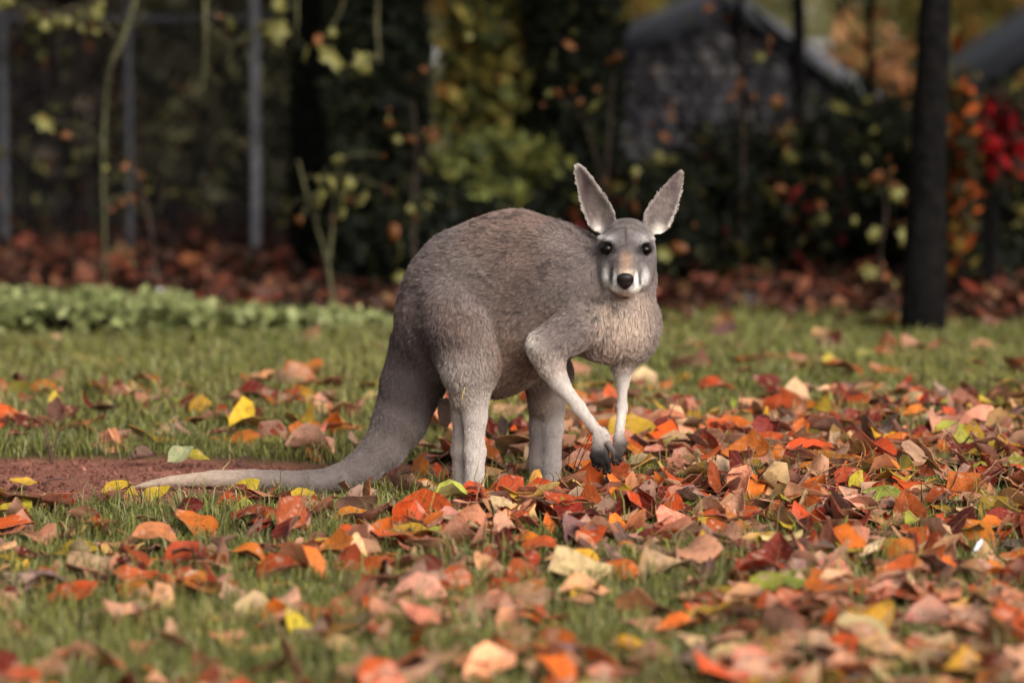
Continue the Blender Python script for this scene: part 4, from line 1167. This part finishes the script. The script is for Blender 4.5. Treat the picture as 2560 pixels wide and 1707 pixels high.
# ------------------------------------------------------------------ fallen leaves
def leaf_shape(seed, nl=7, nw=4):
    """broad curled leaf, about 1 long, upper and lower skin a little apart"""
    g = np.random.default_rng(seed)
    t = np.linspace(0, 1, nl + 1); s = np.linspace(-1, 1, nw + 1)
    T, S = np.meshgrid(t, s, indexing='ij')
    pw = g.uniform(.75, 1.0)
    hw = g.uniform(.30, .42) * np.sin(np.pi * T ** pw) ** .72 * (1 - .15 * T)
    hw[0] = .02; hw[-1] = .012
    if seed % 4 == 1: hw *= .62                                  # some narrow leaves
    if seed % 5 == 2: hw *= 1.18 - .35 * T
    hw = hw * (1 + g.normal(size=T.shape) * (.035 if seed % 3 else .09))
    X_, Y_ = T - .5, S * hw
    curl, bend, fold, twist = g.uniform(-1.2, 2.0), g.uniform(-1.2, 1.5), g.uniform(.0, .35), g.normal() * .5
    Z_ = fold * np.abs(Y_) + curl * Y_ ** 2 + g.normal() * .25 * Y_ * X_ * 2
    Z_ += .035 * np.sin(T * 9 + S * 2 + g.uniform(0, 6)) * np.abs(S) + g.normal(size=T.shape) * .010
    # bend along the length
    R_ = bend if abs(bend) > .15 else .15
    th = X_ * R_
    xb = np.sin(th) / R_ - Z_ * np.sin(th); zb = (1 - np.cos(th)) / R_ + Z_ * np.cos(th)
    ct, st = np.cos(twist * X_), np.sin(twist * X_)
    yb, zb = Y_ * ct - zb * st, Y_ * st + zb * ct
    v = np.stack([xb, yb, zb], -1).reshape(-1, 3)
    m = nw + 1
    i, j = np.meshgrid(np.arange(nl), np.arange(nw), indexing='ij')
    q = np.stack([i * m + j, (i + 1) * m + j, (i + 1) * m + j + 1, i * m + j + 1], -1).reshape(-1, 4)
    nv = len(v)
    # vertex normals for the thickness
    fn_ = np.cross(v[q[:, 2]] - v[q[:, 0]], v[q[:, 3]] - v[q[:, 1]]); N_ = np.zeros_like(v)
    for kk in range(4): np.add.at(N_, q[:, kk], fn_)
    N_ = nrm(N_)
    v2 = np.vstack([v + N_ * .004, v - N_ * .004])
    ring = [j for j in range(m)] + [i * m + m - 1 for i in range(1, nl + 1)] + [nl * m + j for j in range(m - 2, -1, -1)] + [i * m for i in range(nl - 1, 0, -1)]
    ring = np.array(ring); r2 = np.roll(ring, -1)
    rim = np.stack([r2, ring, ring + nv, r2 + nv], -1)
    nr = len(ring); v2 = np.vstack([v2, v2[ring], v2[ring + nv]]); kk = np.arange(nr)
    rim = np.stack([(kk + 1) % nr, kk, kk + nr, (kk + 1) % nr + nr], -1) + 2 * nv
    F_ = np.vstack([q, q[:, ::-1] + nv, rim])
    uv = np.stack([np.tile(T.ravel(), 2), np.tile(S.ravel(), 2), np.r_[np.ones(nv), np.zeros(nv)]], -1)
    uv = np.vstack([uv, uv[ring], uv[ring + nv]])
    dz = v2[:, 2].min()
    v2[:, 2] -= v2[:, 2].min() * .8
    stalk = v2[m // 2]
    return v2, F_, uv, v2[nw // 2]
SHAPES = [leaf_shape(500 + k) for k in range(16)]
LOWS = [leaf_shape(700 + k, 4, 2) for k in range(10)]
MIDS = [leaf_shape(600 + k, 5, 4) for k in range(16)]

def leaf_material(name, source, under=.52):
    m, nt, b = new_mat(name)
    if source == 'object':
        oi = node(nt, 'ShaderNodeObjectInfo'); base = oi.outputs['Color']; rnd = oi.outputs['Random']
    else:
        base = node(nt, 'ShaderNodeAttribute', attribute_name='tint').outputs['Color']; rnd = None
    uv = node(nt, 'ShaderNodeAttribute', attribute_name='leaf_uv').outputs['Vector']
    sp = node(nt, 'ShaderNodeSeparateXYZ'); nt.links.new(uv, sp.inputs[0])
    def mth(op, a, b_=None, c=None):
        n_ = node(nt, 'ShaderNodeMath', operation=op)
        for sk, vv in zip(n_.inputs, (a, b_, c)):
            if vv is None: continue
            if isinstance(vv, (int, float)): sk.default_value = vv
            else: nt.links.new(vv, sk)
        return n_.outputs[0]
    T_, S_, top = sp.outputs[0], sp.outputs[1], sp.outputs[2]
    ab = mth('ABSOLUTE', S_)
    rib = mth('LESS_THAN', ab, .07)
    vein = mth('GREATER_THAN', mth('SINE', mth('MULTIPLY_ADD', T_, 46.0, mth('MULTIPLY', ab, -9.0))), .86)
    veins = mth('MAXIMUM', rib, mth('MULTIPLY', vein, .6))
    n_ = noise_node(nt, 35 if source != 'object' else 4.5, 5, .65)
    pale = mix_rgb(nt, under, base, (.47, .30, .22))          # the paler underside
    col = mix_rgb(nt, top, pale, base)
    blot = ramp_node(nt, n_.outputs['Fac'], [(.32, (.50, .42, .38)), (.48, (.95, .92, .90)), (.72, (1.25, 1.15, 1.05))])
    col = mix_rgb(nt, 1.0, col, blot.outputs['Color'], 'MULTIPLY')
    col = mix_rgb(nt, mth('MULTIPLY', veins, .22), col, (.42, .25, .14))
    nt.links.new(col, b.inputs['Base Color'])
    b.inputs['Roughness'].default_value = .46
    b.inputs['Specular IOR Level'].default_value = .16
    bump(nt, b, mth('ADD', n_.outputs['Fac'], mth('MULTIPLY', veins, -.35)), .5, .003 if source != 'object' else .03)
    t = node(nt, 'ShaderNodeBsdfTranslucent'); nt.links.new(col, t.inputs['Color'])
    mx = node(nt, 'ShaderNodeMixShader'); mx.inputs[0].default_value = .22
    nt.links.new(b.outputs[0], mx.inputs[1]); nt.links.new(t.outputs[0], mx.inputs[2]); nt.links.new(mx.outputs[0], nt.nodes['Material Output'].inputs['Surface'])
    return m
m_fl = leaf_material('fallen_leaf_skin', 'object')
m_fs = leaf_material('leaf_litter_skin', 'mesh')
m_fw = leaf_material('wood_litter_skin', 'mesh', .10)
m_stalk = noise_mat('leaf_stalk', (.16, .07, .035), (.30, .15, .07), 20, .6, 0)
MESHES = []
for v, f, uv, st in SHAPES:
    mm = np_mesh('fallen_leaf', v, f, True, None, uv); mm.materials.append(m_fl)
    e = st + np.array([-.34, .05, .08])
    sv, sf, tt = tube_arrays(spline([st + [.02, 0, 0], st + [-.15, .03, .02], e], 6), [.011, .010, .010, .009, .009, .011], 5)
    ms = np_mesh('stalk', sv, [sf, tt], True); ms.materials.append(m_stalk)
    MESHES.append((mm, ms))

KINDS_ = {   # name: (colour, weight, label, group)
 'russet': ((.36, .058, .013), 3.2, 'curled russet red fallen leaf lying on the lawn'),
 'maroon': ((.12, .013, .008), 2.0, 'dark maroon fallen leaf with a shiny upper side'),
 'orange': ((.48, .125, .016), 2.2, 'bright orange fallen leaf lying on the lawn'),
 'tan': ((.50, .245, .135), 3.0, 'pale pinkish tan fallen leaf lying on the lawn'),
 'yellow': ((.45, .28, .025), 1.1, 'yellow fallen leaf lying on the lawn'),
 'mauve': ((.20, .11, .10), .7, 'greyish mauve fallen leaf among brighter ones'),
 'cream': ((.55, .38, .20), .6, 'cream coloured fallen leaf among russet ones'),
 'green': ((.22, .23, .03), .35, 'yellowish green fallen leaf on the lawn'),
}
KN = list(KINDS_); KW = np.array([KINDS_[k][1] for k in KN]); KW /= KW.sum()

def density(px, py):
    """relative cover of fallen leaves by photo position on the ground"""
    n = fbm(px / 160, py / 60, 77)
    d = np.zeros_like(px)
    # deep drift past the hands
    drift = sstep(880, 1330, px + (py - 1300) * .5) * sstep(1000, 1110, py) * (1 - .75 * sstep(1330, 1430, py) - .25 * sstep(1440, 1560, py - (px - 1500) * .04))
    d = np.maximum(d, drift * np.clip(.12 + 1.5 * n * n * 1.6, 0, 1))
    # loose leaves in the near lawn
    d = np.maximum(d, .22 * sstep(1225, 1300, py) * (.35 + 1.3 * sstep(.40, .62, n)) * (1 - .30 * sstep(1500, 1700, py)))
    d = np.maximum(d, .40 * sstep(1245, 1310, py) * (1 - sstep(1430, 1520, py)) * sstep(450, 900, px) * (.4 + n))
    # band behind the tail and legs
    d = np.maximum(d, .17 * sstep(930, 1000, py) * (1 - sstep(1090, 1130, py)) * (.4 + n))
    d = np.maximum(d, .26 * sstep(960, 1030, py) * (1 - sstep(1080, 1140, py)) * sstep(420, 700, px) * (1 - sstep(1150, 1350, px)))
    d = np.maximum(d, .80 * sstep(955, 1060, py) * sstep(1650, 1950, px) * (.25 + n))
    # scattered on the far lawn
    d = np.maximum(d, .030 + .015 * (px > 1500))
    return d
g = np.random.default_rng(4242)
LEAVES = []
def try_leaf(n, per):
    """scatter over the ground, chance by cover"""
    Y_ = g.uniform(-3.25, 4.4, n); X_ = g.uniform(-1, 1, n) * (Y_ + 10) * .128 * 1.22
    px = 1280 + X_ / (Y_ + 10) * 10000; py = -133 + CAM_H * 10000 / (Y_ + 10)
    k = g.random(n) < density(px, py) * per
    k &= g.random(n) > soil_mask(X_, Y_) * .985
    k &= g.random(n) > cover_mask(X_, Y_) * .8
    for x, y, a, b_ in zip(X_[k], Y_[k], px[k], py[k]): LEAVES.append([x, y, a, b_])
try_leaf(17000, .85)
# keep feet, hands and tail clear of stacked leaves
def clear(x, y):
    if -.98 < x < -.30 and -.03 < y < .10: return False
    if -.20 < x < -.02 and -.34 < y < .04: return False
    if .0 < x < .17 and -.26 < y < .14: return False
    if .16 < x < .30 and -.28 < y < -.12: return g.random() < .35
    return True
LEAVES = [l for l in LEAVES if clear(l[0], l[1])]
XY = np.array([[l[0], l[1]] for l in LEAVES])
pilez = np.zeros(len(LEAVES))
order = g.permutation(len(LEAVES))
kd = KDTree(len(LEAVES))
for i, l in enumerate(LEAVES): kd.insert((l[0], l[1], 0), i)
kd.balance()
rank = np.empty(len(LEAVES)); rank[order] = np.arange(len(LEAVES))
SPEC = []
for i, (x, y, px, py) in enumerate(LEAVES):
    s = float(np.clip(g.lognormal(math.log(.108), .24), .055, .16))
    below = sum(1 for _, j, d_ in kd.find_range((x, y, 0), .055) if rank[j] < rank[i])
    z = min(below * .0042, .055) + g.uniform(.004, .022)
    kd_ = g.choice(KN, p=KW)
    if py > 1450 and g.random() < .25: kd_ = 'tan'
    steep = g.random() < .22
    tilt = g.normal() * (.75 if steep else .30); roll = g.normal() * (.6 if steep else .28)
    flip = g.random() < .38
    SPEC.append((x, y, z, s, kd_, tilt, roll + (math.pi if flip else 0), g.uniform(0, 6.283), px, py))
# largest in view become single leaves, the others the litter between them
def seen(sp):
    x, y, z, s, *_, px, py = sp
    inside = (-40 < px < 2600) and (700 < py < 1740)
    hid = (1000 < px < 1640 and 1090 > py > 700)
    return (s * 10000 / (y + 10)) * (1 if inside else .05) * (.4 if hid else 1) * (1 + z * 14) * (.8 + .4 * (1000 < py < 1420))
order = sorted(range(len(SPEC)), key=lambda i: -seen(SPEC[i]))
SINGLES = set(order[:278])
def describe(px, py, s, kind, tilt, roll):
    size = 'small' if s < .072 else ('large' if s > .105 else 'mid-sized')
    under = math.cos(roll) < 0
    pose = ('standing on edge' if abs(tilt) > .75 or abs(math.sin(roll)) > .7 else 'tilted') if abs(tilt) > .35 or abs(math.sin(roll)) > .35 else 'lying flat'
    if 640 < px < 1130 and 1090 < py < 1260: zone = 'beside the tail bend of the kangaroo'
    elif py < 930: zone = 'out on the far lawn'
    elif py < 1120: zone = 'behind the kangaroo tail' if px < 1050 else ('between and behind the kangaroo legs' if px < 1560 else 'at the far rim of the drift')
    elif py < 1240: zone = 'by the red earth' if px < 640 else ('at the kangaroo feet' if px < 1600 else 'on the crest of the deep drift')
    elif py < 1400: zone = 'in the grass below the tail' if px < 800 else ('in the leaves before the hind feet' if px < 1500 else 'in the deep drift past the hands')
    elif py < 1550: zone = 'in the soft near lawn ahead of the tail' if px < 900 else 'in the near slope of the drift'
    else: zone = 'in the nearest blurred grass'
    word = {'russet': 'russet', 'maroon': 'dark maroon', 'orange': 'orange', 'tan': 'pinkish tan', 'yellow': 'yellow', 'mauve': 'greyish mauve', 'cream': 'cream', 'green': 'yellow-green'}[kind]
    return f"{size} {word} leaf {pose}{', underside up,' if under else ''} {zone}", f"{word} leaves {zone}"
def leaf_obj(x, y, z, s, kind, tilt, roll, rz, label=None, shape=None, col=None, stalk=True, group=None):
    k = int(g.integers(len(MESHES))) if shape is None else shape
    mm, ms = MESHES[k]
    o = link('fallen_leaf', mm)
    o.location = (x, y, float(ground_z(x, y)) + z)
    o.rotation_euler = (roll, tilt, rz); o.scale = (s, s, s)
    c = np.array(KINDS_[kind][0] if col is None else col) * np.exp(g.normal(size=3) * .10) * math.exp(g.normal() * .22)
    o.color = (*np.clip(c, .004, .8), 1)
    tag(o, label or KINDS_[kind][2], 'leaf', group or (kind + ' leaves fallen on the lawn'))
    if stalk:
        st = link('stalk', ms, o)
    return o
vs_, fs_, cs_, us_, off = [], [], [], [], 0
def rotm(roll, tilt, rz):
    return np.array(Matrix.Rotation(rz, 3, 'Z') @ Matrix.Rotation(tilt, 3, 'Y') @ Matrix.Rotation(roll, 3, 'X'))
def add_low(x, y, z, s, col, tilt, roll, rz, lows=LOWS):
    global off
    v, f, uv, _ = lows[int(g.integers(len(lows)))]
    w = (v * s) @ rotm(roll, tilt, rz).T + np.array([x, y, float(ground_z(x, y)) + z])
    vs_.append(w); fs_.append(f + off); us_.append(uv); off += len(v)
    c = np.array(col) * np.exp(g.normal(size=3) * .10) * math.exp(g.normal() * .25)
    cs_.append(np.repeat(c[None], len(v), 0))
for i, sp in enumerate(SPEC):
    x, y, z, s, kd_, tilt, roll, rz, px, py = sp
    if i in SINGLES:
        lb, gp = describe(px, py, s, kd_, tilt, roll)
        sh = int(g.integers(len(MESHES)))
        if len(lb.split()) < 16 and (500 + sh) % 4 == 1: lb = lb.replace(' ', ' narrow ', 1)
        elif len(lb.split()) < 16 and (500 + sh) % 5 == 2: lb = lb.replace(' ', ' broad ', 1)
        leaf_obj(x, y, z, s, kd_, tilt, roll, rz, lb, sh, group=gp)
    else: add_low(x, y, z, s, KINDS_[kd_][0], tilt, roll, rz, MIDS if -1.6 < y < 1.6 else LOWS)
tag(link('leaf_litter', np_mesh('leaf_litter', np.vstack(vs_), np.vstack(fs_), True, np.vstack(cs_), np.vstack(us_)), None, m_fs), 'russet and tan fallen leaves drifted over the lawn', 'leaves', kind='stuff')
# browner litter on the wood floor, its palette darkened for canopy shade
vs_, fs_, cs_, us_, off = [], [], [], [], 0
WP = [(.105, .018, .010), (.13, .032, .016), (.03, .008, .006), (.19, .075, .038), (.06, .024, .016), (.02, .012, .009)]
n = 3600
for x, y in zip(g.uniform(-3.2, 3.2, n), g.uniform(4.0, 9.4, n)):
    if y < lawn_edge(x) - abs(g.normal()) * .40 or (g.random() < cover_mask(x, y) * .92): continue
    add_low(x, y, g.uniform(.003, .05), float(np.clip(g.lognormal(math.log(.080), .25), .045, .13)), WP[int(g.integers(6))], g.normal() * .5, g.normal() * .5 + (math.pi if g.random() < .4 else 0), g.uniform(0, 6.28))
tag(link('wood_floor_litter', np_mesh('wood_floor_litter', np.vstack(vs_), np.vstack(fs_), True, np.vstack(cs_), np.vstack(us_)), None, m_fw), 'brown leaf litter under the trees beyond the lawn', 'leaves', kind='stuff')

# leaves one can name, each where it lies
def special(px, py, s, col, tilt, roll, rz, label, shape, z=.02):
    q = G(px, py, z)
    o = leaf_obj(q[0], q[1], z, s / 1000 * (q[1] + 10) / 10, 'yellow', tilt, roll, rz, label, shape, col, True, 'leaves picked out by their place')
    o.color = (*col, 1)
special(300, 1232, 95, (.42, .27, .02), .1, .55, .25, 'spotted yellow leaf touching the kangaroo tail tip', 3)
special(385, 1222, 90, (.44, .30, .02), -.15, .9, .35, 'brighter yellow leaf propped over the kangaroo tail tip', 5, .035)
special(610, 1228, 95, (.36, .28, .02), -.5, 1.0, .4, 'yellow-green leaf leaning against the middle of the kangaroo tail', 7, .035)
special(455, 1139, 80, (.34, .38, .20), -.5, .8, .2, 'pale green leaf standing at the rim of the red earth', 2, .03)
special(495, 1146, 62, (.36, .30, .03), .2, .5, .1, 'small yellow-green leaf beside the pale green one', 4)
special(355, 1143, 80, (.07, .055, .06), .2, .5, 2.9, 'dark grey leaf lying at the rim of the red earth', 6)
special(60, 1213, 78, (.48, .30, .03), .15, .4, .2, 'single yellow leaf lying out on the red earth', 1)
special(1275, 1222, 92, (.36, .055, .015), -.55, .9, .6, 'upright russet leaf between the kangaroo hind feet', 0, .055)
special(1335, 1205, 80, (.48, .24, .04), -.8, 1.1, 1.2, 'yellow orange leaf standing before the kangaroo far foot', 8, .05)
special(1265, 1262, 85, (.10, .014, .010), .4, .7, .2, 'dark maroon leaf curled in the grass below the hind feet', 9, .03)
special(1428, 1262, 105, (.40, .055, .012), .2, .5, 2.2, 'glossy red leaf under the kangaroo hands', 10, .03)
special(2140, 1205, 72, (.44, .36, .03), -.8, 1.1, .9, 'round yellow leaf standing up in the russet drift', 11, .045)
special(1990, 1212, 105, (.10, .010, .008), .1, .5, .1, 'large dark red leaf beside the standing round yellow leaf', 12, .04)
special(1750, 1372, 100, (.46, .24, .02), -1.0, 1.0, 1.4, 'tall amber leaf standing on edge in the drift', 13, .05)
special(720, 1285, 120, (.36, .085, .03), -.7, 1.0, .9, 'tall folded russet leaf standing in front of the kangaroo tail', 14, .06)
special(470, 1275, 100, (.12, .012, .010), -.3, .8, -.4, 'dark red leaf curled in the grass below the tail', 15, .04)
special(845, 1365, 110, (.46, .14, .02), -.3, .6, -.5, 'broad orange leaf in the grass ahead of the tail bend', 0, .04)
special(390, 1345, 130, (.44, .16, .06), .2, .5, .4, 'big orange and tan leaf cupped in the near grass', 3, .03)
special(335, 1440, 130, (.42, .085, .02), .2, .6, .3, 'big glowing orange leaf lying in soft near grass', 5, .03)
special(135, 1005, 60, (.52, .40, .04), -1.3, .4, 1.5, 'thin yellow leaf standing upright in the far lawn', 4, .04)
special(2080, 905, 70, (.46, .36, .05), .1, .5, .3, 'lone yellow leaf far out on the green lawn', 2)

# ------------------------------------------------------------------ small things
m_rock = noise_mat('pale_stone', (.30, .30, .29), (.50, .49, .47), 25, .85)
def pebble(px, py, s, label, seed):
    q = G(px, py); g_ = np.random.default_rng(seed)
    v, f = blob((0, 0, 0), (1, 1, 1), 14, 9)
    v = v * (1 + .18 * (vnoise3(v + 5, 1.6, seed) - .5)[:, None] * 2) * np.array([1, .8, .62]) * s
    o = link('stone', np_mesh('stone', v, f), None, m_rock); o.location = (q[0], q[1], s * .45 + .01)
    tag(o, label, 'stone', 'pale stones by the mound')
pebble(398, 748, .030, 'pale rounded stone lying in the litter behind the mound', 1)
pebble(165, 752, .022, 'small white stone at the crest of the leafy mound', 2)
m_twig = noise_mat('dry_twig', (.05, .022, .018), (.12, .06, .045), 40, .8, .3, .003)
def weed(label, base, tips, r0, seed, bits=0):
    g_ = np.random.default_rng(seed)
    b0 = G(*base); o = empty('dry_weed', b0); tag(o, label, 'weed', 'dry stalks in the grass')
    for (px, py, dy) in tips:
        e = P(px, py, b0[1] + dy) - b0
        m_ = e * .55 + np.array([g_.normal() * .008, 0, .008])
        Build().tube([[0, 0, -.02], m_, e], [r0, r0 * .8, r0 * .5], 9, 6, .06, seed).obj('stalk', m_twig, o)
        for k in range(bits):
            q = m_ + (e - m_) * g_.uniform(.5, 1); d_ = np.array([g_.normal() * .014, g_.normal() * .01, abs(g_.normal()) * .01])
            Build().tube([q, q + d_ * .6, q + d_], [.0006, .0006, .0014], 5, 5).obj('seed_head', m_twig, o)
weed('wiry dead weed with tiny seed heads beside the kangaroo hands', (1415, 1240), [(1487, 1062, -.06), (1462, 1100, -.04), (1428, 1108, 0), (1500, 1085, -.05)], .0013, 1, 5)
weed('thin dark stalk crossing the kangaroo near shin', (1206, 1240), [(1190, 1155, 0), (1172, 1178, .01)], .0016, 2)
weed('single dry stalk in front of the kangaroo far shin', (1362, 1240), [(1372, 1178, 0)], .0016, 3)
weed('broken brown stalk in the lawn behind the red earth', (130, 1150), [(95, 1010, .1), (112, 1050, .05), (128, 1060, 0)], .0024, 4)
weed('two dark stalks rising from the drift past the kangaroo hands', (1905, 1240), [(1866, 1100, 0), (1925, 1160, .02)], .0015, 5)
weed('dry stalk poking from the drift near the dark red leaf', (1690, 1205), [(1676, 1165, 0)], .0015, 6)
m_feather = noise_mat('white_feather', (.45, .46, .49), (.62, .63, .66), 60, .7, .3, .002)
q = G(2446, 1362, .05)
v, f, uv, st = leaf_shape(888, 8, 4)
o = link('feather', np_mesh('feather', v * [1, .45, .6], f), None, m_feather)
o.location = q; o.scale = (.042,) * 3; o.rotation_euler = (.8, -.6, .9)
tag(o, 'small white feather lying on the russet drift', 'feather')
Build().tube([v[2] * [1, .45, .6], v[2] * [1, .45, .6] + [-.3, 0, .05]], [.015, .01], None, 5).obj('quill', m_feather, o)
# bits of straw and grass caught in the coat and on the soil
m_straw = noise_mat('straw', (.45, .32, .10), (.62, .46, .18), 30, .6, 0)
def straw(a, b_, label, r_=.0011):
    a, b_ = np.array(a), np.array(b_); o = Build().tube([a * 0, (b_ - a) * .5 + [0, 0, .002], b_ - a], [r_, r_, r_ * .6], 6, 5).obj('straw', m_straw)
    o.location = a; tag(o, label, 'straw', 'bits of straw')
straw(P(1153, 1002, -.150), P(1162, 968, -.160), 'yellow straw stuck to the kangaroo near knee', .0018)
straw(G(553, 1178, .012), P(576, 1152, G(553, 1178)[1] + .02), 'pale grass stem lying on the red earth behind the tail')

# twigs dropped on the lawn
def twig(px, py, ln, rz, label, seed):
    g_ = np.random.default_rng(seed); q = G(px, py, .01)
    o = empty('twig', (q[0], q[1], float(ground_z(q[0], q[1])) + .018), rz); tag(o, label, 'twig', 'dropped twigs')
    pts = [[t * ln - ln / 2, g_.normal() * ln * .05, .006 + g_.normal() * .006] for t in np.linspace(0, 1, 5)]
    Build().tube(pts, [.0032, .003, .0026, .002, .0012], 14, 7, .1, seed).obj('stick', m_twig, o)
    for k in (1, 2, 3):
        e = np.array(pts[k]); d_ = np.array([g_.uniform(.2, .5), g_.choice([-1, 1]) * .5, g_.uniform(0, .3)]) * ln * .3
        Build().tube([e, e + d_ * .5 + [0, 0, .003], e + d_], [.0016, .0013, .0008], 6, 5, .1, seed + k).obj('side_shoot', m_twig, o)
twig(1010, 1190, .10, .4, 'short dark twig on the bare earth beside the hind leg', 1)
twig(610, 1150, .07, 1.1, 'stubby dark twig at the rim of the red earth behind the tail', 2)
twig(150, 1205, .09, .2, 'thin twig lying across the open red earth', 3)
twig(1820, 1300, .14, 2.6, 'forked twig lying on the russet drift', 4)
twig(1100, 1420, .12, .9, 'thin twig in the near grass before the hind feet', 5)
